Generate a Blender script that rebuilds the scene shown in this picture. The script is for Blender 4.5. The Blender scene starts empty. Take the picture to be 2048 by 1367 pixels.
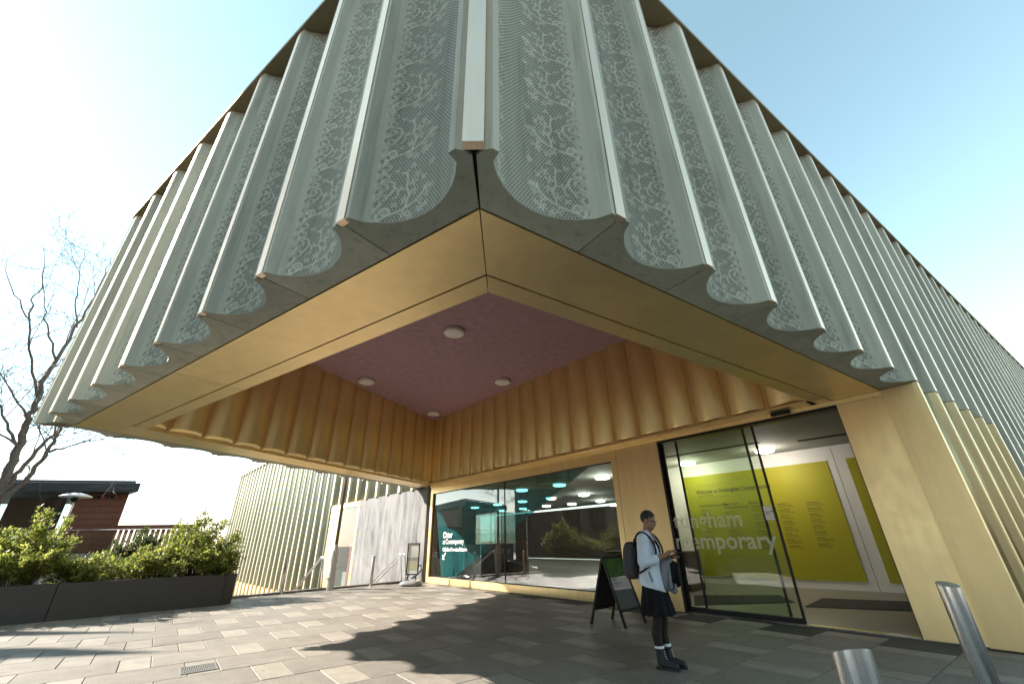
import bpy, math, random
import numpy as np
from mathutils import Vector, Matrix

# ------------------------------------------------------------------ camera, sky, sun, exposure
scene = bpy.context.scene
C = scene.collection
R = math.radians
CAM_H = 1.35
PITCH, ROLL, FPX = R(25.856), R(-1.166), 822.0
cam_d = bpy.data.cameras.new('camera'); cam = bpy.data.objects.new('camera', cam_d); C.objects.link(cam)
cam_d.sensor_width = 36.0; cam_d.lens = 36.0 * FPX / 2048.0
cam_d.clip_start = 0.05; cam_d.clip_end = 3000
_F = Vector((0, math.cos(PITCH), math.sin(PITCH))); _U0 = Vector((0, -math.sin(PITCH), math.cos(PITCH))); _R0 = Vector((1, 0, 0))
CR = _R0 * math.cos(ROLL) + _U0 * math.sin(ROLL); CU = -_R0 * math.sin(ROLL) + _U0 * math.cos(ROLL); CF = _F
cam.matrix_world = Matrix(((CR.x, CU.x, -CF.x, 0), (CR.y, CU.y, -CF.y, 0), (CR.z, CU.z, -CF.z, CAM_H), (0, 0, 0, 1)))
scene.camera = cam
scene.cycles.transparent_max_bounces = 24

SUN_DIR = Vector((-5.84, 0.26, 3.5)).normalized()      # towards the sun, read off the canopy's shadow
SUN_EL = math.asin(SUN_DIR.z); SUN_AZ = math.atan2(SUN_DIR.y, SUN_DIR.x)
world = bpy.data.worlds.new('World'); scene.world = world; world.use_nodes = True
wn = world.node_tree.nodes; wl = world.node_tree.links; wn.clear()
sky = wn.new('ShaderNodeTexSky'); sky.sky_type = 'NISHITA'; sky.sun_disc = False
sky.sun_elevation = SUN_EL; sky.sun_rotation = math.pi / 2 - SUN_AZ
sky.air_density = 1.1; sky.dust_density = 0.25; sky.ozone_density = 1.0; sky.altitude = 50
bg = wn.new('ShaderNodeBackground'); bg.inputs['Strength'].default_value = 0.098
wo = wn.new('ShaderNodeOutputWorld')
hs_ = wn.new('ShaderNodeHueSaturation'); hs_.inputs['Saturation'].default_value = 0.80; hs_.inputs['Hue'].default_value = 0.458
wl.new(sky.outputs[0], hs_.inputs['Color']); wl.new(hs_.outputs[0], bg.inputs[0]); wl.new(bg.outputs[0], wo.inputs[0])
sl = bpy.data.lights.new('sun', 'SUN'); sl.energy = 5.0; sl.angle = R(0.6); sl.color = (1.0, 0.93, 0.83)
so = bpy.data.objects.new('sun', sl); C.objects.link(so)
so.rotation_euler = (-SUN_DIR).to_track_quat('-Z', 'Y').to_euler(); so.location = (-30, 5, 30)
vs = scene.view_settings
vs.view_transform = 'Standard'; vs.look = 'None'; vs.gamma = 1.0; vs.use_curve_mapping = False
vs.exposure = 1.9

# ------------------------------------------------------------------ pixel to point, for laying the place out from the photograph
def ray(px, py):
    return CR * ((px - 1024) / FPX) - CU * ((py - 683.5) / FPX) + CF
def gp(px, py, z=0.0):
    r = ray(px, py); t = (z - CAM_H) / r.z
    return Vector((r.x * t, r.y * t, z))
def at(px, py, d):
    r = ray(px, py); t = d / math.hypot(r.x, r.y)
    return Vector((r.x * t, r.y * t, CAM_H + r.z * t))

# ------------------------------------------------------------------ mesh helpers
class MB:
    def __init__(s): s.v = []; s.f = []; s.m = []
    def add(s, v, f, mi=0):
        o = len(s.v); s.v += [tuple(p) for p in v]; s.f += [tuple(i + o for i in q) for q in f]; s.m += [mi] * len(f); return s
    def prism(s, poly, z0, z1, mi=0):
        n = len(poly)
        a = sum(poly[i][0] * poly[(i + 1) % n][1] - poly[(i + 1) % n][0] * poly[i][1] for i in range(n))
        if a < 0: poly = list(poly)[::-1]
        v = [(p[0], p[1], z0) for p in poly] + [(p[0], p[1], z1) for p in poly]
        f = [tuple(range(n))[::-1], tuple(range(n, 2 * n))] + [(i, (i + 1) % n, n + (i + 1) % n, n + i) for i in range(n)]
        return s.add(v, f, mi)
    def box(s, c, d, rz=0.0, mi=0):
        hx, hy, hz = d[0] / 2, d[1] / 2, d[2] / 2; co, si = math.cos(rz), math.sin(rz)
        v = []
        for z in (-hz, hz):
            for x, y in ((-hx, -hy), (hx, -hy), (hx, hy), (-hx, hy)):
                v.append((c[0] + x * co - y * si, c[1] + x * si + y * co, c[2] + z))
        return s.add(v, [(3, 2, 1, 0), (4, 5, 6, 7), (0, 1, 5, 4), (1, 2, 6, 5), (2, 3, 7, 6), (3, 0, 4, 7)], mi)
    def beam(s, a, b, w, h, mi=0, up=(0, 0, 1)):
        a = Vector(a); b = Vector(b); d = (b - a).normalized(); u = Vector(up)
        sd = d.cross(u)
        if sd.length < 1e-4: sd = d.cross(Vector((1, 0, 0)))
        sd.normalize(); u = sd.cross(d)
        v = []
        for p in (a, b):
            for x, y in ((-1, -1), (1, -1), (1, 1), (-1, 1)): v.append(p + sd * (x * w / 2) + u * (y * h / 2))
        return s.add(v, [(0, 1, 2, 3), (7, 6, 5, 4), (1, 0, 4, 5), (2, 1, 5, 6), (3, 2, 6, 7), (0, 3, 7, 4)], mi)
    def tube(s, pts, rad, n=8, mi=0, cap=True):
        pts = [Vector(p) for p in pts]
        if not hasattr(rad, '__len__'): rad = [rad] * len(pts)
        v = []; f = []; prev = None
        for i, p in enumerate(pts):
            d = (pts[min(i + 1, len(pts) - 1)] - pts[max(i - 1, 0)]).normalized()
            if prev is None:
                x = d.cross(Vector((0, 0, 1)))
                if x.length < 1e-3: x = d.cross(Vector((1, 0, 0)))
            else: x = prev - d * prev.dot(d)
            x.normalize(); prev = x; y = d.cross(x)
            for k in range(n):
                a = 2 * math.pi * k / n; v.append(p + (x * math.cos(a) + y * math.sin(a)) * rad[i])
        for i in range(len(pts) - 1):
            for k in range(n):
                f.append((i * n + k, i * n + (k + 1) % n, (i + 1) * n + (k + 1) % n, (i + 1) * n + k))
        if cap:
            f.append(tuple(range(n))[::-1]); f.append(tuple((len(pts) - 1) * n + k for k in range(n)))
        return s.add(v, f, mi)
    def lathe(s, prof, n=24, c=(0, 0, 0), mi=0):
        v = []; f = []
        for r_, z in prof:
            for k in range(n):
                a = 2 * math.pi * k / n; v.append((c[0] + r_ * math.cos(a), c[1] + r_ * math.sin(a), c[2] + z))
        for i in range(len(prof) - 1):
            for k in range(n): f.append((i * n + k, i * n + (k + 1) % n, (i + 1) * n + (k + 1) % n, (i + 1) * n + k))
        f.append(tuple(range(n))[::-1]); f.append(tuple((len(prof) - 1) * n + k for k in range(n)))
        return s.add(v, f, mi)
    def ball(s, c, r, n=10, mi=0):
        if not hasattr(r, '__len__'): r = (r, r, r)
        prof = []
        v = []; f = []; m = n // 2 + 1
        for i in range(m):
            th = math.pi * (i + 0.02) / (m - 1 + 0.04)
            for k in range(n):
                a = 2 * math.pi * k / n
                v.append((c[0] + r[0] * math.sin(th) * math.cos(a), c[1] + r[1] * math.sin(th) * math.sin(a), c[2] - r[2] * math.cos(th)))
        for i in range(m - 1):
            for k in range(n): f.append((i * n + k, i * n + (k + 1) % n, (i + 1) * n + (k + 1) % n, (i + 1) * n + k))
        f.append(tuple(range(n))[::-1]); f.append(tuple((m - 1) * n + k for k in range(n)))
        return s.add(v, f, mi)
    def mesh(s, name, mats, smooth=False):
        me = bpy.data.meshes.new(name); me.from_pydata(s.v, [], s.f)
        for m in (mats if isinstance(mats, (list, tuple)) else [mats]): me.materials.append(m)
        if any(s.m): me.polygons.foreach_set('material_index', s.m)
        if smooth: me.polygons.foreach_set('use_smooth', [True] * len(s.f))
        me.update(); return me
    def build(s, name, mats, parent=None, smooth=False, bevel=0.0, loc=None, **tags):
        o = bpy.data.objects.new(name, s.mesh(name, mats, smooth)); C.objects.link(o)
        return finish(o, parent, bevel, loc, **tags)

def finish(o, parent=None, bevel=0.0, loc=None, label=None, cat=None, group=None, kind=None):
    if parent is not None: o.parent = parent
    if loc is not None: o.location = loc
    if bevel:
        b = o.modifiers.new('bevel', 'BEVEL'); b.width = bevel; b.segments = 2; b.limit_method = 'ANGLE'; b.angle_limit = R(40)
    if label: o['label'] = label
    if cat: o['category'] = cat
    if group: o['group'] = group
    if kind: o['kind'] = kind
    return o
def link_mesh(name, me, parent=None, **k):
    o = bpy.data.objects.new(name, me); C.objects.link(o); return finish(o, parent, **k)
def empty(name, loc=(0, 0, 0), rz=0.0, **k):
    o = bpy.data.objects.new(name, None); C.objects.link(o); o.location = loc; o.rotation_euler = (0, 0, rz); o.empty_display_size = 0.2
    return finish(o, **k)
def copy_tree(o, parent=None):
    c = o.copy(); C.objects.link(c); c.parent = parent
    for ch in list(o.children): copy_tree(ch, c)
    return c
def frame(origin, xa, ya):
    return Matrix(((xa[0], ya[0], 0, origin[0]), (xa[1], ya[1], 0, origin[1]), (0, 0, 1, origin[2] if len(origin) > 2 else 0), (0, 0, 0, 1)))

# ------------------------------------------------------------------ materials
def nodes(name):
    m = bpy.data.materials.new(name); m.use_nodes = True
    nt = m.node_tree; b = nt.nodes['Principled BSDF']; return m, nt, b
def N(nt, t, **kw):
    n = nt.nodes.new(t)
    for k, v in kw.items():
        if k.startswith('i_'):
            key = k[2:]; key = int(key) if key.isdigit() else key.replace('_', ' ')
            n.inputs[key].default_value = v
        else: setattr(n, k, v)
    return n
def coords(nt, scale=(1, 1, 1), kind='Object'):
    tc = N(nt, 'ShaderNodeTexCoord'); mp = N(nt, 'ShaderNodeMapping'); mp.inputs['Scale'].default_value = scale
    nt.links.new(tc.outputs[kind], mp.inputs[0]); return mp.outputs[0]
def ramp(nt, fac, stops):
    r = N(nt, 'ShaderNodeValToRGB'); e = r.color_ramp.elements
    while len(e) < len(stops): e.new(0.5)
    for i, (p, c) in enumerate(stops): e[i].position = p; e[i].color = (*c, 1) if len(c) == 3 else c
    nt.links.new(fac, r.inputs[0]); return r.outputs[0]
def simple(name, col, rough=0.6, metal=0.0, var=0.12, scale=3.0, bump=0.0, bscale=60.0, spec=0.5, sc=(1, 1, 1), rand=0.0):
    """principled with two sizes of noise in the colour, optional fine bump, optional per-object difference"""
    m, nt, b = nodes(name); L = nt.links
    co = coords(nt, sc)
    n1 = N(nt, 'ShaderNodeTexNoise', i_Scale=scale, i_Detail=6.0, i_Roughness=0.6); L.new(co, n1.inputs['Vector'])
    lo = tuple(max(0, c * (1 - var)) for c in col); hi = tuple(min(1, c * (1 + var)) for c in col)
    c1 = ramp(nt, n1.outputs[0], [(0.3, lo), (0.7, hi)])
    if rand:
        oi = N(nt, 'ShaderNodeObjectInfo'); mr = N(nt, 'ShaderNodeMapRange'); mr.inputs['To Min'].default_value = 1 - rand; mr.inputs['To Max'].default_value = 1 + rand
        L.new(oi.outputs['Random'], mr.inputs[0])
        mx = N(nt, 'ShaderNodeVectorMath', operation='SCALE'); L.new(c1, mx.inputs[0]); L.new(mr.outputs[0], mx.inputs['Scale']); c1 = mx.outputs[0]
    L.new(c1, b.inputs['Base Color'])
    b.inputs['Metallic'].default_value = metal; b.inputs['Specular IOR Level'].default_value = spec
    r1 = N(nt, 'ShaderNodeMapRange'); r1.inputs['To Min'].default_value = max(0.02, rough - 0.07); r1.inputs['To Max'].default_value = min(1, rough + 0.07)
    L.new(n1.outputs[0], r1.inputs[0]); L.new(r1.outputs[0], b.inputs['Roughness'])
    if bump:
        n2 = N(nt, 'ShaderNodeTexNoise', i_Scale=bscale, i_Detail=4.0); L.new(co, n2.inputs['Vector'])
        bp = N(nt, 'ShaderNodeBump', i_Strength=bump, i_Distance=0.01); L.new(n2.outputs[0], bp.inputs['Height']); L.new(bp.outputs[0], b.inputs['Normal'])
    return m
def emission(name, col, strength):
    m, nt, b = nodes(name); b.inputs['Emission Color'].default_value = (*col, 1); b.inputs['Emission Strength'].default_value = strength
    b.inputs['Base Color'].default_value = (0.8, 0.8, 0.8, 1); return m
def glass(name, tint=(0.9, 0.95, 0.93), ior=1.55, rough=0.0, boost=1.0):
    m, nt, b = nodes(name); L = nt.links; nt.nodes.remove(b); out = nt.nodes['Material Output']
    fr = N(nt, 'ShaderNodeFresnel', i_IOR=ior); t = N(nt, 'ShaderNodeBsdfTransparent'); t.inputs[0].default_value = (*tint, 1)
    g = N(nt, 'ShaderNodeBsdfGlossy', i_Roughness=rough); mx = N(nt, 'ShaderNodeMixShader')
    mu = N(nt, 'ShaderNodeMath', operation='MULTIPLY'); mu.inputs[1].default_value = boost; mu.use_clamp = True
    ge = N(nt, 'ShaderNodeNewGeometry'); ff = N(nt, 'ShaderNodeMath', operation='SUBTRACT'); ff.inputs[0].default_value = 1.0; L.new(ge.outputs['Backfacing'], ff.inputs[1])
    m3 = N(nt, 'ShaderNodeMath', operation='MULTIPLY'); L.new(mu.outputs[0], m3.inputs[0]); L.new(ff.outputs[0], m3.inputs[1])      # only the outer face of a pane mirrors
    L.new(fr.outputs[0], mu.inputs[0]); L.new(m3.outputs[0], mx.inputs[0]); L.new(t.outputs[0], mx.inputs[1]); L.new(g.outputs[0], mx.inputs[2]); L.new(mx.outputs[0], out.inputs[0])
    return m

def concrete_mat(name, lo, hi, lace=False):
    m, nt, b = nodes(name); L = nt.links
    co = coords(nt, (1.6, 1.6, 0.35))
    n1 = N(nt, 'ShaderNodeTexNoise', i_Scale=1.6, i_Detail=8.0, i_Roughness=0.62); L.new(co, n1.inputs['Vector'])
    oi = N(nt, 'ShaderNodeObjectInfo')
    ad = N(nt, 'ShaderNodeVectorMath', operation='ADD'); L.new(co, ad.inputs[0])
    mm = N(nt, 'ShaderNodeVectorMath', operation='SCALE'); mm.inputs[0].default_value = (37, 11, 23); L.new(oi.outputs['Random'], mm.inputs['Scale']); L.new(mm.outputs[0], ad.inputs[1]); L.new(ad.outputs[0], n1.inputs['Vector'])
    c1 = ramp(nt, n1.outputs[0], [(0.28, lo), (0.72, hi)])
    mr = N(nt, 'ShaderNodeMapRange'); mr.inputs['To Min'].default_value = 0.86; mr.inputs['To Max'].default_value = 1.14; L.new(oi.outputs['Random'], mr.inputs[0])
    sc = N(nt, 'ShaderNodeVectorMath', operation='SCALE'); L.new(c1, sc.inputs[0]); L.new(mr.outputs[0], sc.inputs['Scale']); c1 = sc.outputs[0]
    n2 = N(nt, 'ShaderNodeTexNoise', i_Scale=45.0, i_Detail=5.0); L.new(coords(nt), n2.inputs['Vector'])
    ns = N(nt, 'ShaderNodeTexNoise', i_Scale=7.0, i_Detail=6.0, i_Roughness=0.65); ad2 = N(nt, 'ShaderNodeVectorMath', operation='ADD'); L.new(coords(nt, (1.5, 1.5, 0.09)), ad2.inputs[0]); L.new(mm.outputs[0], ad2.inputs[1]); L.new(ad2.outputs[0], ns.inputs['Vector'])
    stc = ramp(nt, ns.outputs[0], [(0.30, (0.70, 0.72, 0.70)), (0.48, (1, 1, 1)), (0.62, (1, 1, 1)), (0.75, (1.14, 1.14, 1.12))])
    ms = N(nt, 'ShaderNodeVectorMath', operation='MULTIPLY'); L.new(c1, ms.inputs[0]); L.new(stc, ms.inputs[1]); c1 = ms.outputs[0]
    b.inputs['Roughness'].default_value = 0.62; b.inputs['Specular IOR Level'].default_value = 0.35
    bp = N(nt, 'ShaderNodeBump', i_Strength=0.25, i_Distance=0.006); L.new(n2.outputs[0], bp.inputs['Height'])
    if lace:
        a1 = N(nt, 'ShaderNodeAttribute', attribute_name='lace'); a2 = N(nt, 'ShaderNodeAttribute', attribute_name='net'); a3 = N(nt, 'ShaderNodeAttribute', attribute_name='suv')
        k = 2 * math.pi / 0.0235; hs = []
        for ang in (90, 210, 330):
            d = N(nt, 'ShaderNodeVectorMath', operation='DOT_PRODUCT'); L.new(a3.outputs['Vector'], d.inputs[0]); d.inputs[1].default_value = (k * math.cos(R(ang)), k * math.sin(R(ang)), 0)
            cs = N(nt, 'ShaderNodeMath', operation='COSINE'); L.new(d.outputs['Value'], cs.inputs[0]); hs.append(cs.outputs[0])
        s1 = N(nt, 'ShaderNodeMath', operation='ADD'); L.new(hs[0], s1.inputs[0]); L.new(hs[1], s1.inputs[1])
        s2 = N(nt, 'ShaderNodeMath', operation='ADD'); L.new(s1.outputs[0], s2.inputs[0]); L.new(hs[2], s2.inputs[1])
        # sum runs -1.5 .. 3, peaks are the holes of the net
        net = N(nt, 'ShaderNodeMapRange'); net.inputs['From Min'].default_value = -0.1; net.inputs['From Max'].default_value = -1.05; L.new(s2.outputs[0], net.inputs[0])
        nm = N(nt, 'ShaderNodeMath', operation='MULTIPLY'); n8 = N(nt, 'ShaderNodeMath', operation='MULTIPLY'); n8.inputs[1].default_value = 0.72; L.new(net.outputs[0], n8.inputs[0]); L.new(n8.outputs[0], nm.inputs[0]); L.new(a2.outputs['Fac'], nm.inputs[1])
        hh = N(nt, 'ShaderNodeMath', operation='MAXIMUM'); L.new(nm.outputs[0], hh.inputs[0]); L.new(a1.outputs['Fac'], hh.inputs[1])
        # ground between the threads is coloured darker, raised thread and flowers paler
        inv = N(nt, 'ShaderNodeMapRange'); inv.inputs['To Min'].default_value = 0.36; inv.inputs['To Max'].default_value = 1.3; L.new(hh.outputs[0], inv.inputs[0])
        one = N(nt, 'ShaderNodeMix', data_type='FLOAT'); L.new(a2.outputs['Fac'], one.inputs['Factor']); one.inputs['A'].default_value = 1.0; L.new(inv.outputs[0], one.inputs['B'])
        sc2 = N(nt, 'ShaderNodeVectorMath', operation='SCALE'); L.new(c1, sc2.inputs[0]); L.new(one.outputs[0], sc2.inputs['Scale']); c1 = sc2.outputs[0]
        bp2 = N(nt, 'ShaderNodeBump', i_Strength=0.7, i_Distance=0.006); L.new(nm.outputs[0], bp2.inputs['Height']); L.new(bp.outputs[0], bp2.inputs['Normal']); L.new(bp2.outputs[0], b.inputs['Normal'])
    else: L.new(bp.outputs[0], b.inputs['Normal'])
    L.new(c1, b.inputs['Base Color'])
    return m

def gold_mat(name, col, rough, sheen=0.0):
    m, nt, b = nodes(name); L = nt.links
    n1 = N(nt, 'ShaderNodeTexNoise', i_Scale=0.9, i_Detail=5.0, i_Roughness=0.55); L.new(coords(nt, (1, 1, 0.6)), n1.inputs['Vector'])
    c = ramp(nt, n1.outputs[0], [(0.3, tuple(x * 0.93 for x in col)), (0.7, tuple(min(1, x * 1.05) for x in col))])
    oi = N(nt, 'ShaderNodeObjectInfo'); mr = N(nt, 'ShaderNodeMapRange'); mr.inputs['To Min'].default_value = 0.93; mr.inputs['To Max'].default_value = 1.05; L.new(oi.outputs['Random'], mr.inputs[0])
    sc = N(nt, 'ShaderNodeVectorMath', operation='SCALE'); L.new(c, sc.inputs[0]); L.new(mr.outputs[0], sc.inputs['Scale']); L.new(sc.outputs[0], b.inputs['Base Color'])
    b.inputs['Metallic'].default_value = 0.85
    n3 = N(nt, 'ShaderNodeTexNoise', i_Scale=0.7, i_Detail=2.0); L.new(coords(nt), n3.inputs['Vector'])
    bp = N(nt, 'ShaderNodeBump', i_Strength=0.22, i_Distance=0.05); L.new(n3.outputs[0], bp.inputs['Height']); L.new(bp.outputs[0], b.inputs['Normal'])
    n4 = N(nt, 'ShaderNodeTexNoise', i_Scale=3.0, i_Detail=7.0, i_Roughness=0.7); L.new(coords(nt, (2.2, 2.2, 0.25)), n4.inputs['Vector'])
    dk = ramp(nt, n4.outputs[0], [(0.25, (0.90, 0.89, 0.87)), (0.60, (1, 1, 1))])
    ml = N(nt, 'ShaderNodeVectorMath', operation='MULTIPLY'); L.new(sc.outputs[0], ml.inputs[0]); L.new(dk, ml.inputs[1]); L.new(ml.outputs[0], b.inputs['Base Color'])
    n2 = N(nt, 'ShaderNodeTexNoise', i_Scale=7.0, i_Detail=6.0); L.new(coords(nt), n2.inputs['Vector'])
    rr = N(nt, 'ShaderNodeMapRange'); rr.inputs['To Min'].default_value = rough - 0.06; rr.inputs['To Max'].default_value = rough + 0.08; L.new(n2.outputs[0], rr.inputs[0]); L.new(rr.outputs[0], b.inputs['Roughness'])
    return m

M = {}
M['concrete'] = concrete_mat('green_concrete', (0.33, 0.315, 0.245), (0.455, 0.43, 0.345))
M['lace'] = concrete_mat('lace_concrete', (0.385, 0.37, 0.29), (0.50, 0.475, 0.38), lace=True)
M['pale_concrete'] = concrete_mat('pale_green_concrete', (0.30, 0.315, 0.24), (0.42, 0.43, 0.34))
M['gold'] = gold_mat('gold_anodised', (0.95, 0.735, 0.385), 0.40)
M['gold_flute'] = gold_mat('gold_fluted', (0.88, 0.67, 0.33), 0.38)
M['gold_light'] = gold_mat('gold_cladding', (0.78, 0.595, 0.315), 0.44)
M['strip'] = gold_mat('champagne_strip', (0.97, 0.76, 0.58), 0.42)
M['roof_gold'] = gold_mat('bronze_roof_edge', (0.36, 0.28, 0.17), 0.5)
M['dark_joint'] = simple('dark_joint', (0.012, 0.011, 0.01), 0.9)
M['purple'] = simple('purple_render', (0.37, 0.225, 0.265), 0.9, var=0.16, scale=5.0, bump=0.35, bscale=90.0)
M['white'] = simple('white_enamel', (0.78, 0.75, 0.72), 0.4, var=0.04)
def slab_mat(name, col, rough):
    m = simple(name, col, rough, var=0.16, scale=5.0, bump=0.3, bscale=130.0, rand=0.12); nt = m.node_tree; L = nt.links; b = nt.nodes['Principled BSDF']
    src = b.inputs['Base Color'].links[0].from_socket
    g = N(nt, 'ShaderNodeNewGeometry')
    w = N(nt, 'ShaderNodeTexNoise', i_Scale=0.55, i_Detail=8.0, i_Roughness=0.65); L.new(g.outputs['Position'], w.inputs['Vector'])
    st = ramp(nt, w.outputs[0], [(0.30, (0.70, 0.69, 0.68)), (0.5, (1, 1, 1)), (0.72, (1.12, 1.11, 1.08))])
    v = N(nt, 'ShaderNodeTexVoronoi', i_Scale=2.3); L.new(g.outputs['Position'], v.inputs['Vector'])
    gum = ramp(nt, v.outputs['Distance'], [(0.040, (0.52, 0.52, 0.52)), (0.055, (1, 1, 1))])
    f = N(nt, 'ShaderNodeTexNoise', i_Scale=60.0, i_Detail=3.0); L.new(g.outputs['Position'], f.inputs['Vector'])
    sp_ = ramp(nt, f.outputs[0], [(0.32, (0.72, 0.72, 0.72)), (0.5, (1, 1, 1)), (0.68, (1.2, 1.2, 1.2))])
    c = src
    for k in (st, gum, sp_):
        ml = N(nt, 'ShaderNodeVectorMath', operation='MULTIPLY'); L.new(c, ml.inputs[0]); L.new(k, ml.inputs[1]); c = ml.outputs[0]
    L.new(c, b.inputs['Base Color']); return m
M['slab_dark'] = slab_mat('granite_slab', (0.185, 0.164, 0.137), 0.68)
M['slab_light'] = slab_mat('sandstone_slab', (0.240, 0.212, 0.176), 0.62)
M['sand_bed'] = simple('jointing_sand', (0.07, 0.06, 0.048), 0.95, var=0.3, scale=20.0)
M['planter'] = simple('black_granite', (0.042, 0.037, 0.034), 0.55, var=0.3, scale=40.0, bump=0.1)
M['black_metal'] = simple('black_metal', (0.012, 0.012, 0.013), 0.4, metal=0.3, var=0.2)
M['steel'] = simple('brushed_steel', (0.74, 0.72, 0.71), 0.24, metal=1.0, var=0.08, scale=30.0, sc=(1, 1, 0.05))
M['brushed'] = simple('brushed_bollard', (0.80, 0.77, 0.75), 0.27, metal=1.0, var=0.12, scale=10.0, sc=(5, 5, 0.15))
M['glass'] = glass('window_glass', (0.86, 0.94, 0.92), 1.62, 0.0, 2.6)
M['door_glass'] = glass('door_glass', (0.88, 0.94, 0.88), 1.5, 0.0, 2.0)
def film_mat():
    m, nt, b = nodes('teal_film'); L = nt.links; b.inputs['Base Color'].default_value = (0.008, 0.15, 0.17, 1); b.inputs['Roughness'].default_value = 0.35
    t = N(nt, 'ShaderNodeBsdfTransparent'); t.inputs[0].default_value = (0.42, 0.80, 0.83, 1); mx = N(nt, 'ShaderNodeMixShader'); mx.inputs[0].default_value = 0.45
    L.new(t.outputs[0], mx.inputs[1]); L.new(b.outputs[0], mx.inputs[2]); L.new(mx.outputs[0], nt.nodes['Material Output'].inputs[0]); return m
M['teal_film'] = film_mat()
# ------------------------------------------------------------------ plan of the gallery (metres, camera at the origin, +y ahead)
def az(d): return Vector((math.cos(R(d)), math.sin(R(d))))
T = Vector((-0.21, 1.755))                    # outer tip of the corner
UR, NR = az(34.4), az(124.4)                  # right facade: along, inward
UL, NL = az(146.3), az(56.3)                  # left facade: along (towards the left end), inward
UN, NN = az(69.0), az(-21.0)                  # north facade: along (towards the back), inward
UW, NW = az(130.0), az(40.0)                  # window wall: along (towards the back), inward
BT = T + UL * 10.48                           # outer tip of the left corner
CW = Vector((6.26, 6.45))                     # window wall meets the right facade
def cross2(p, u, q, w):
    d = u.x * w.y - u.y * w.x; r = q - p; t = (r.x * w.y - r.y * w.x) / d; return p + u * t
HS, HT, ZC = 3.5, 8.53, 6.21                  # soffit, roof underside, porch ceiling
DW = cross2(CW, UW, BT + NN * 1.27, UN)       # inner corner of the porch
def lineL(v): return (T + NL * v, UL)
def lineR(v): return (T + NR * v, UR)
def lineN(v): return (BT + NN * v, UN)
def lineW(v): return (CW + NW * v, UW)
def X(a, b): return cross2(a[0], a[1], b[0], b[1])
gallery = empty('art_gallery', (0, 0, 0), label='art gallery in scalloped green concrete with a gold-lined corner canopy', cat='building')

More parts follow.
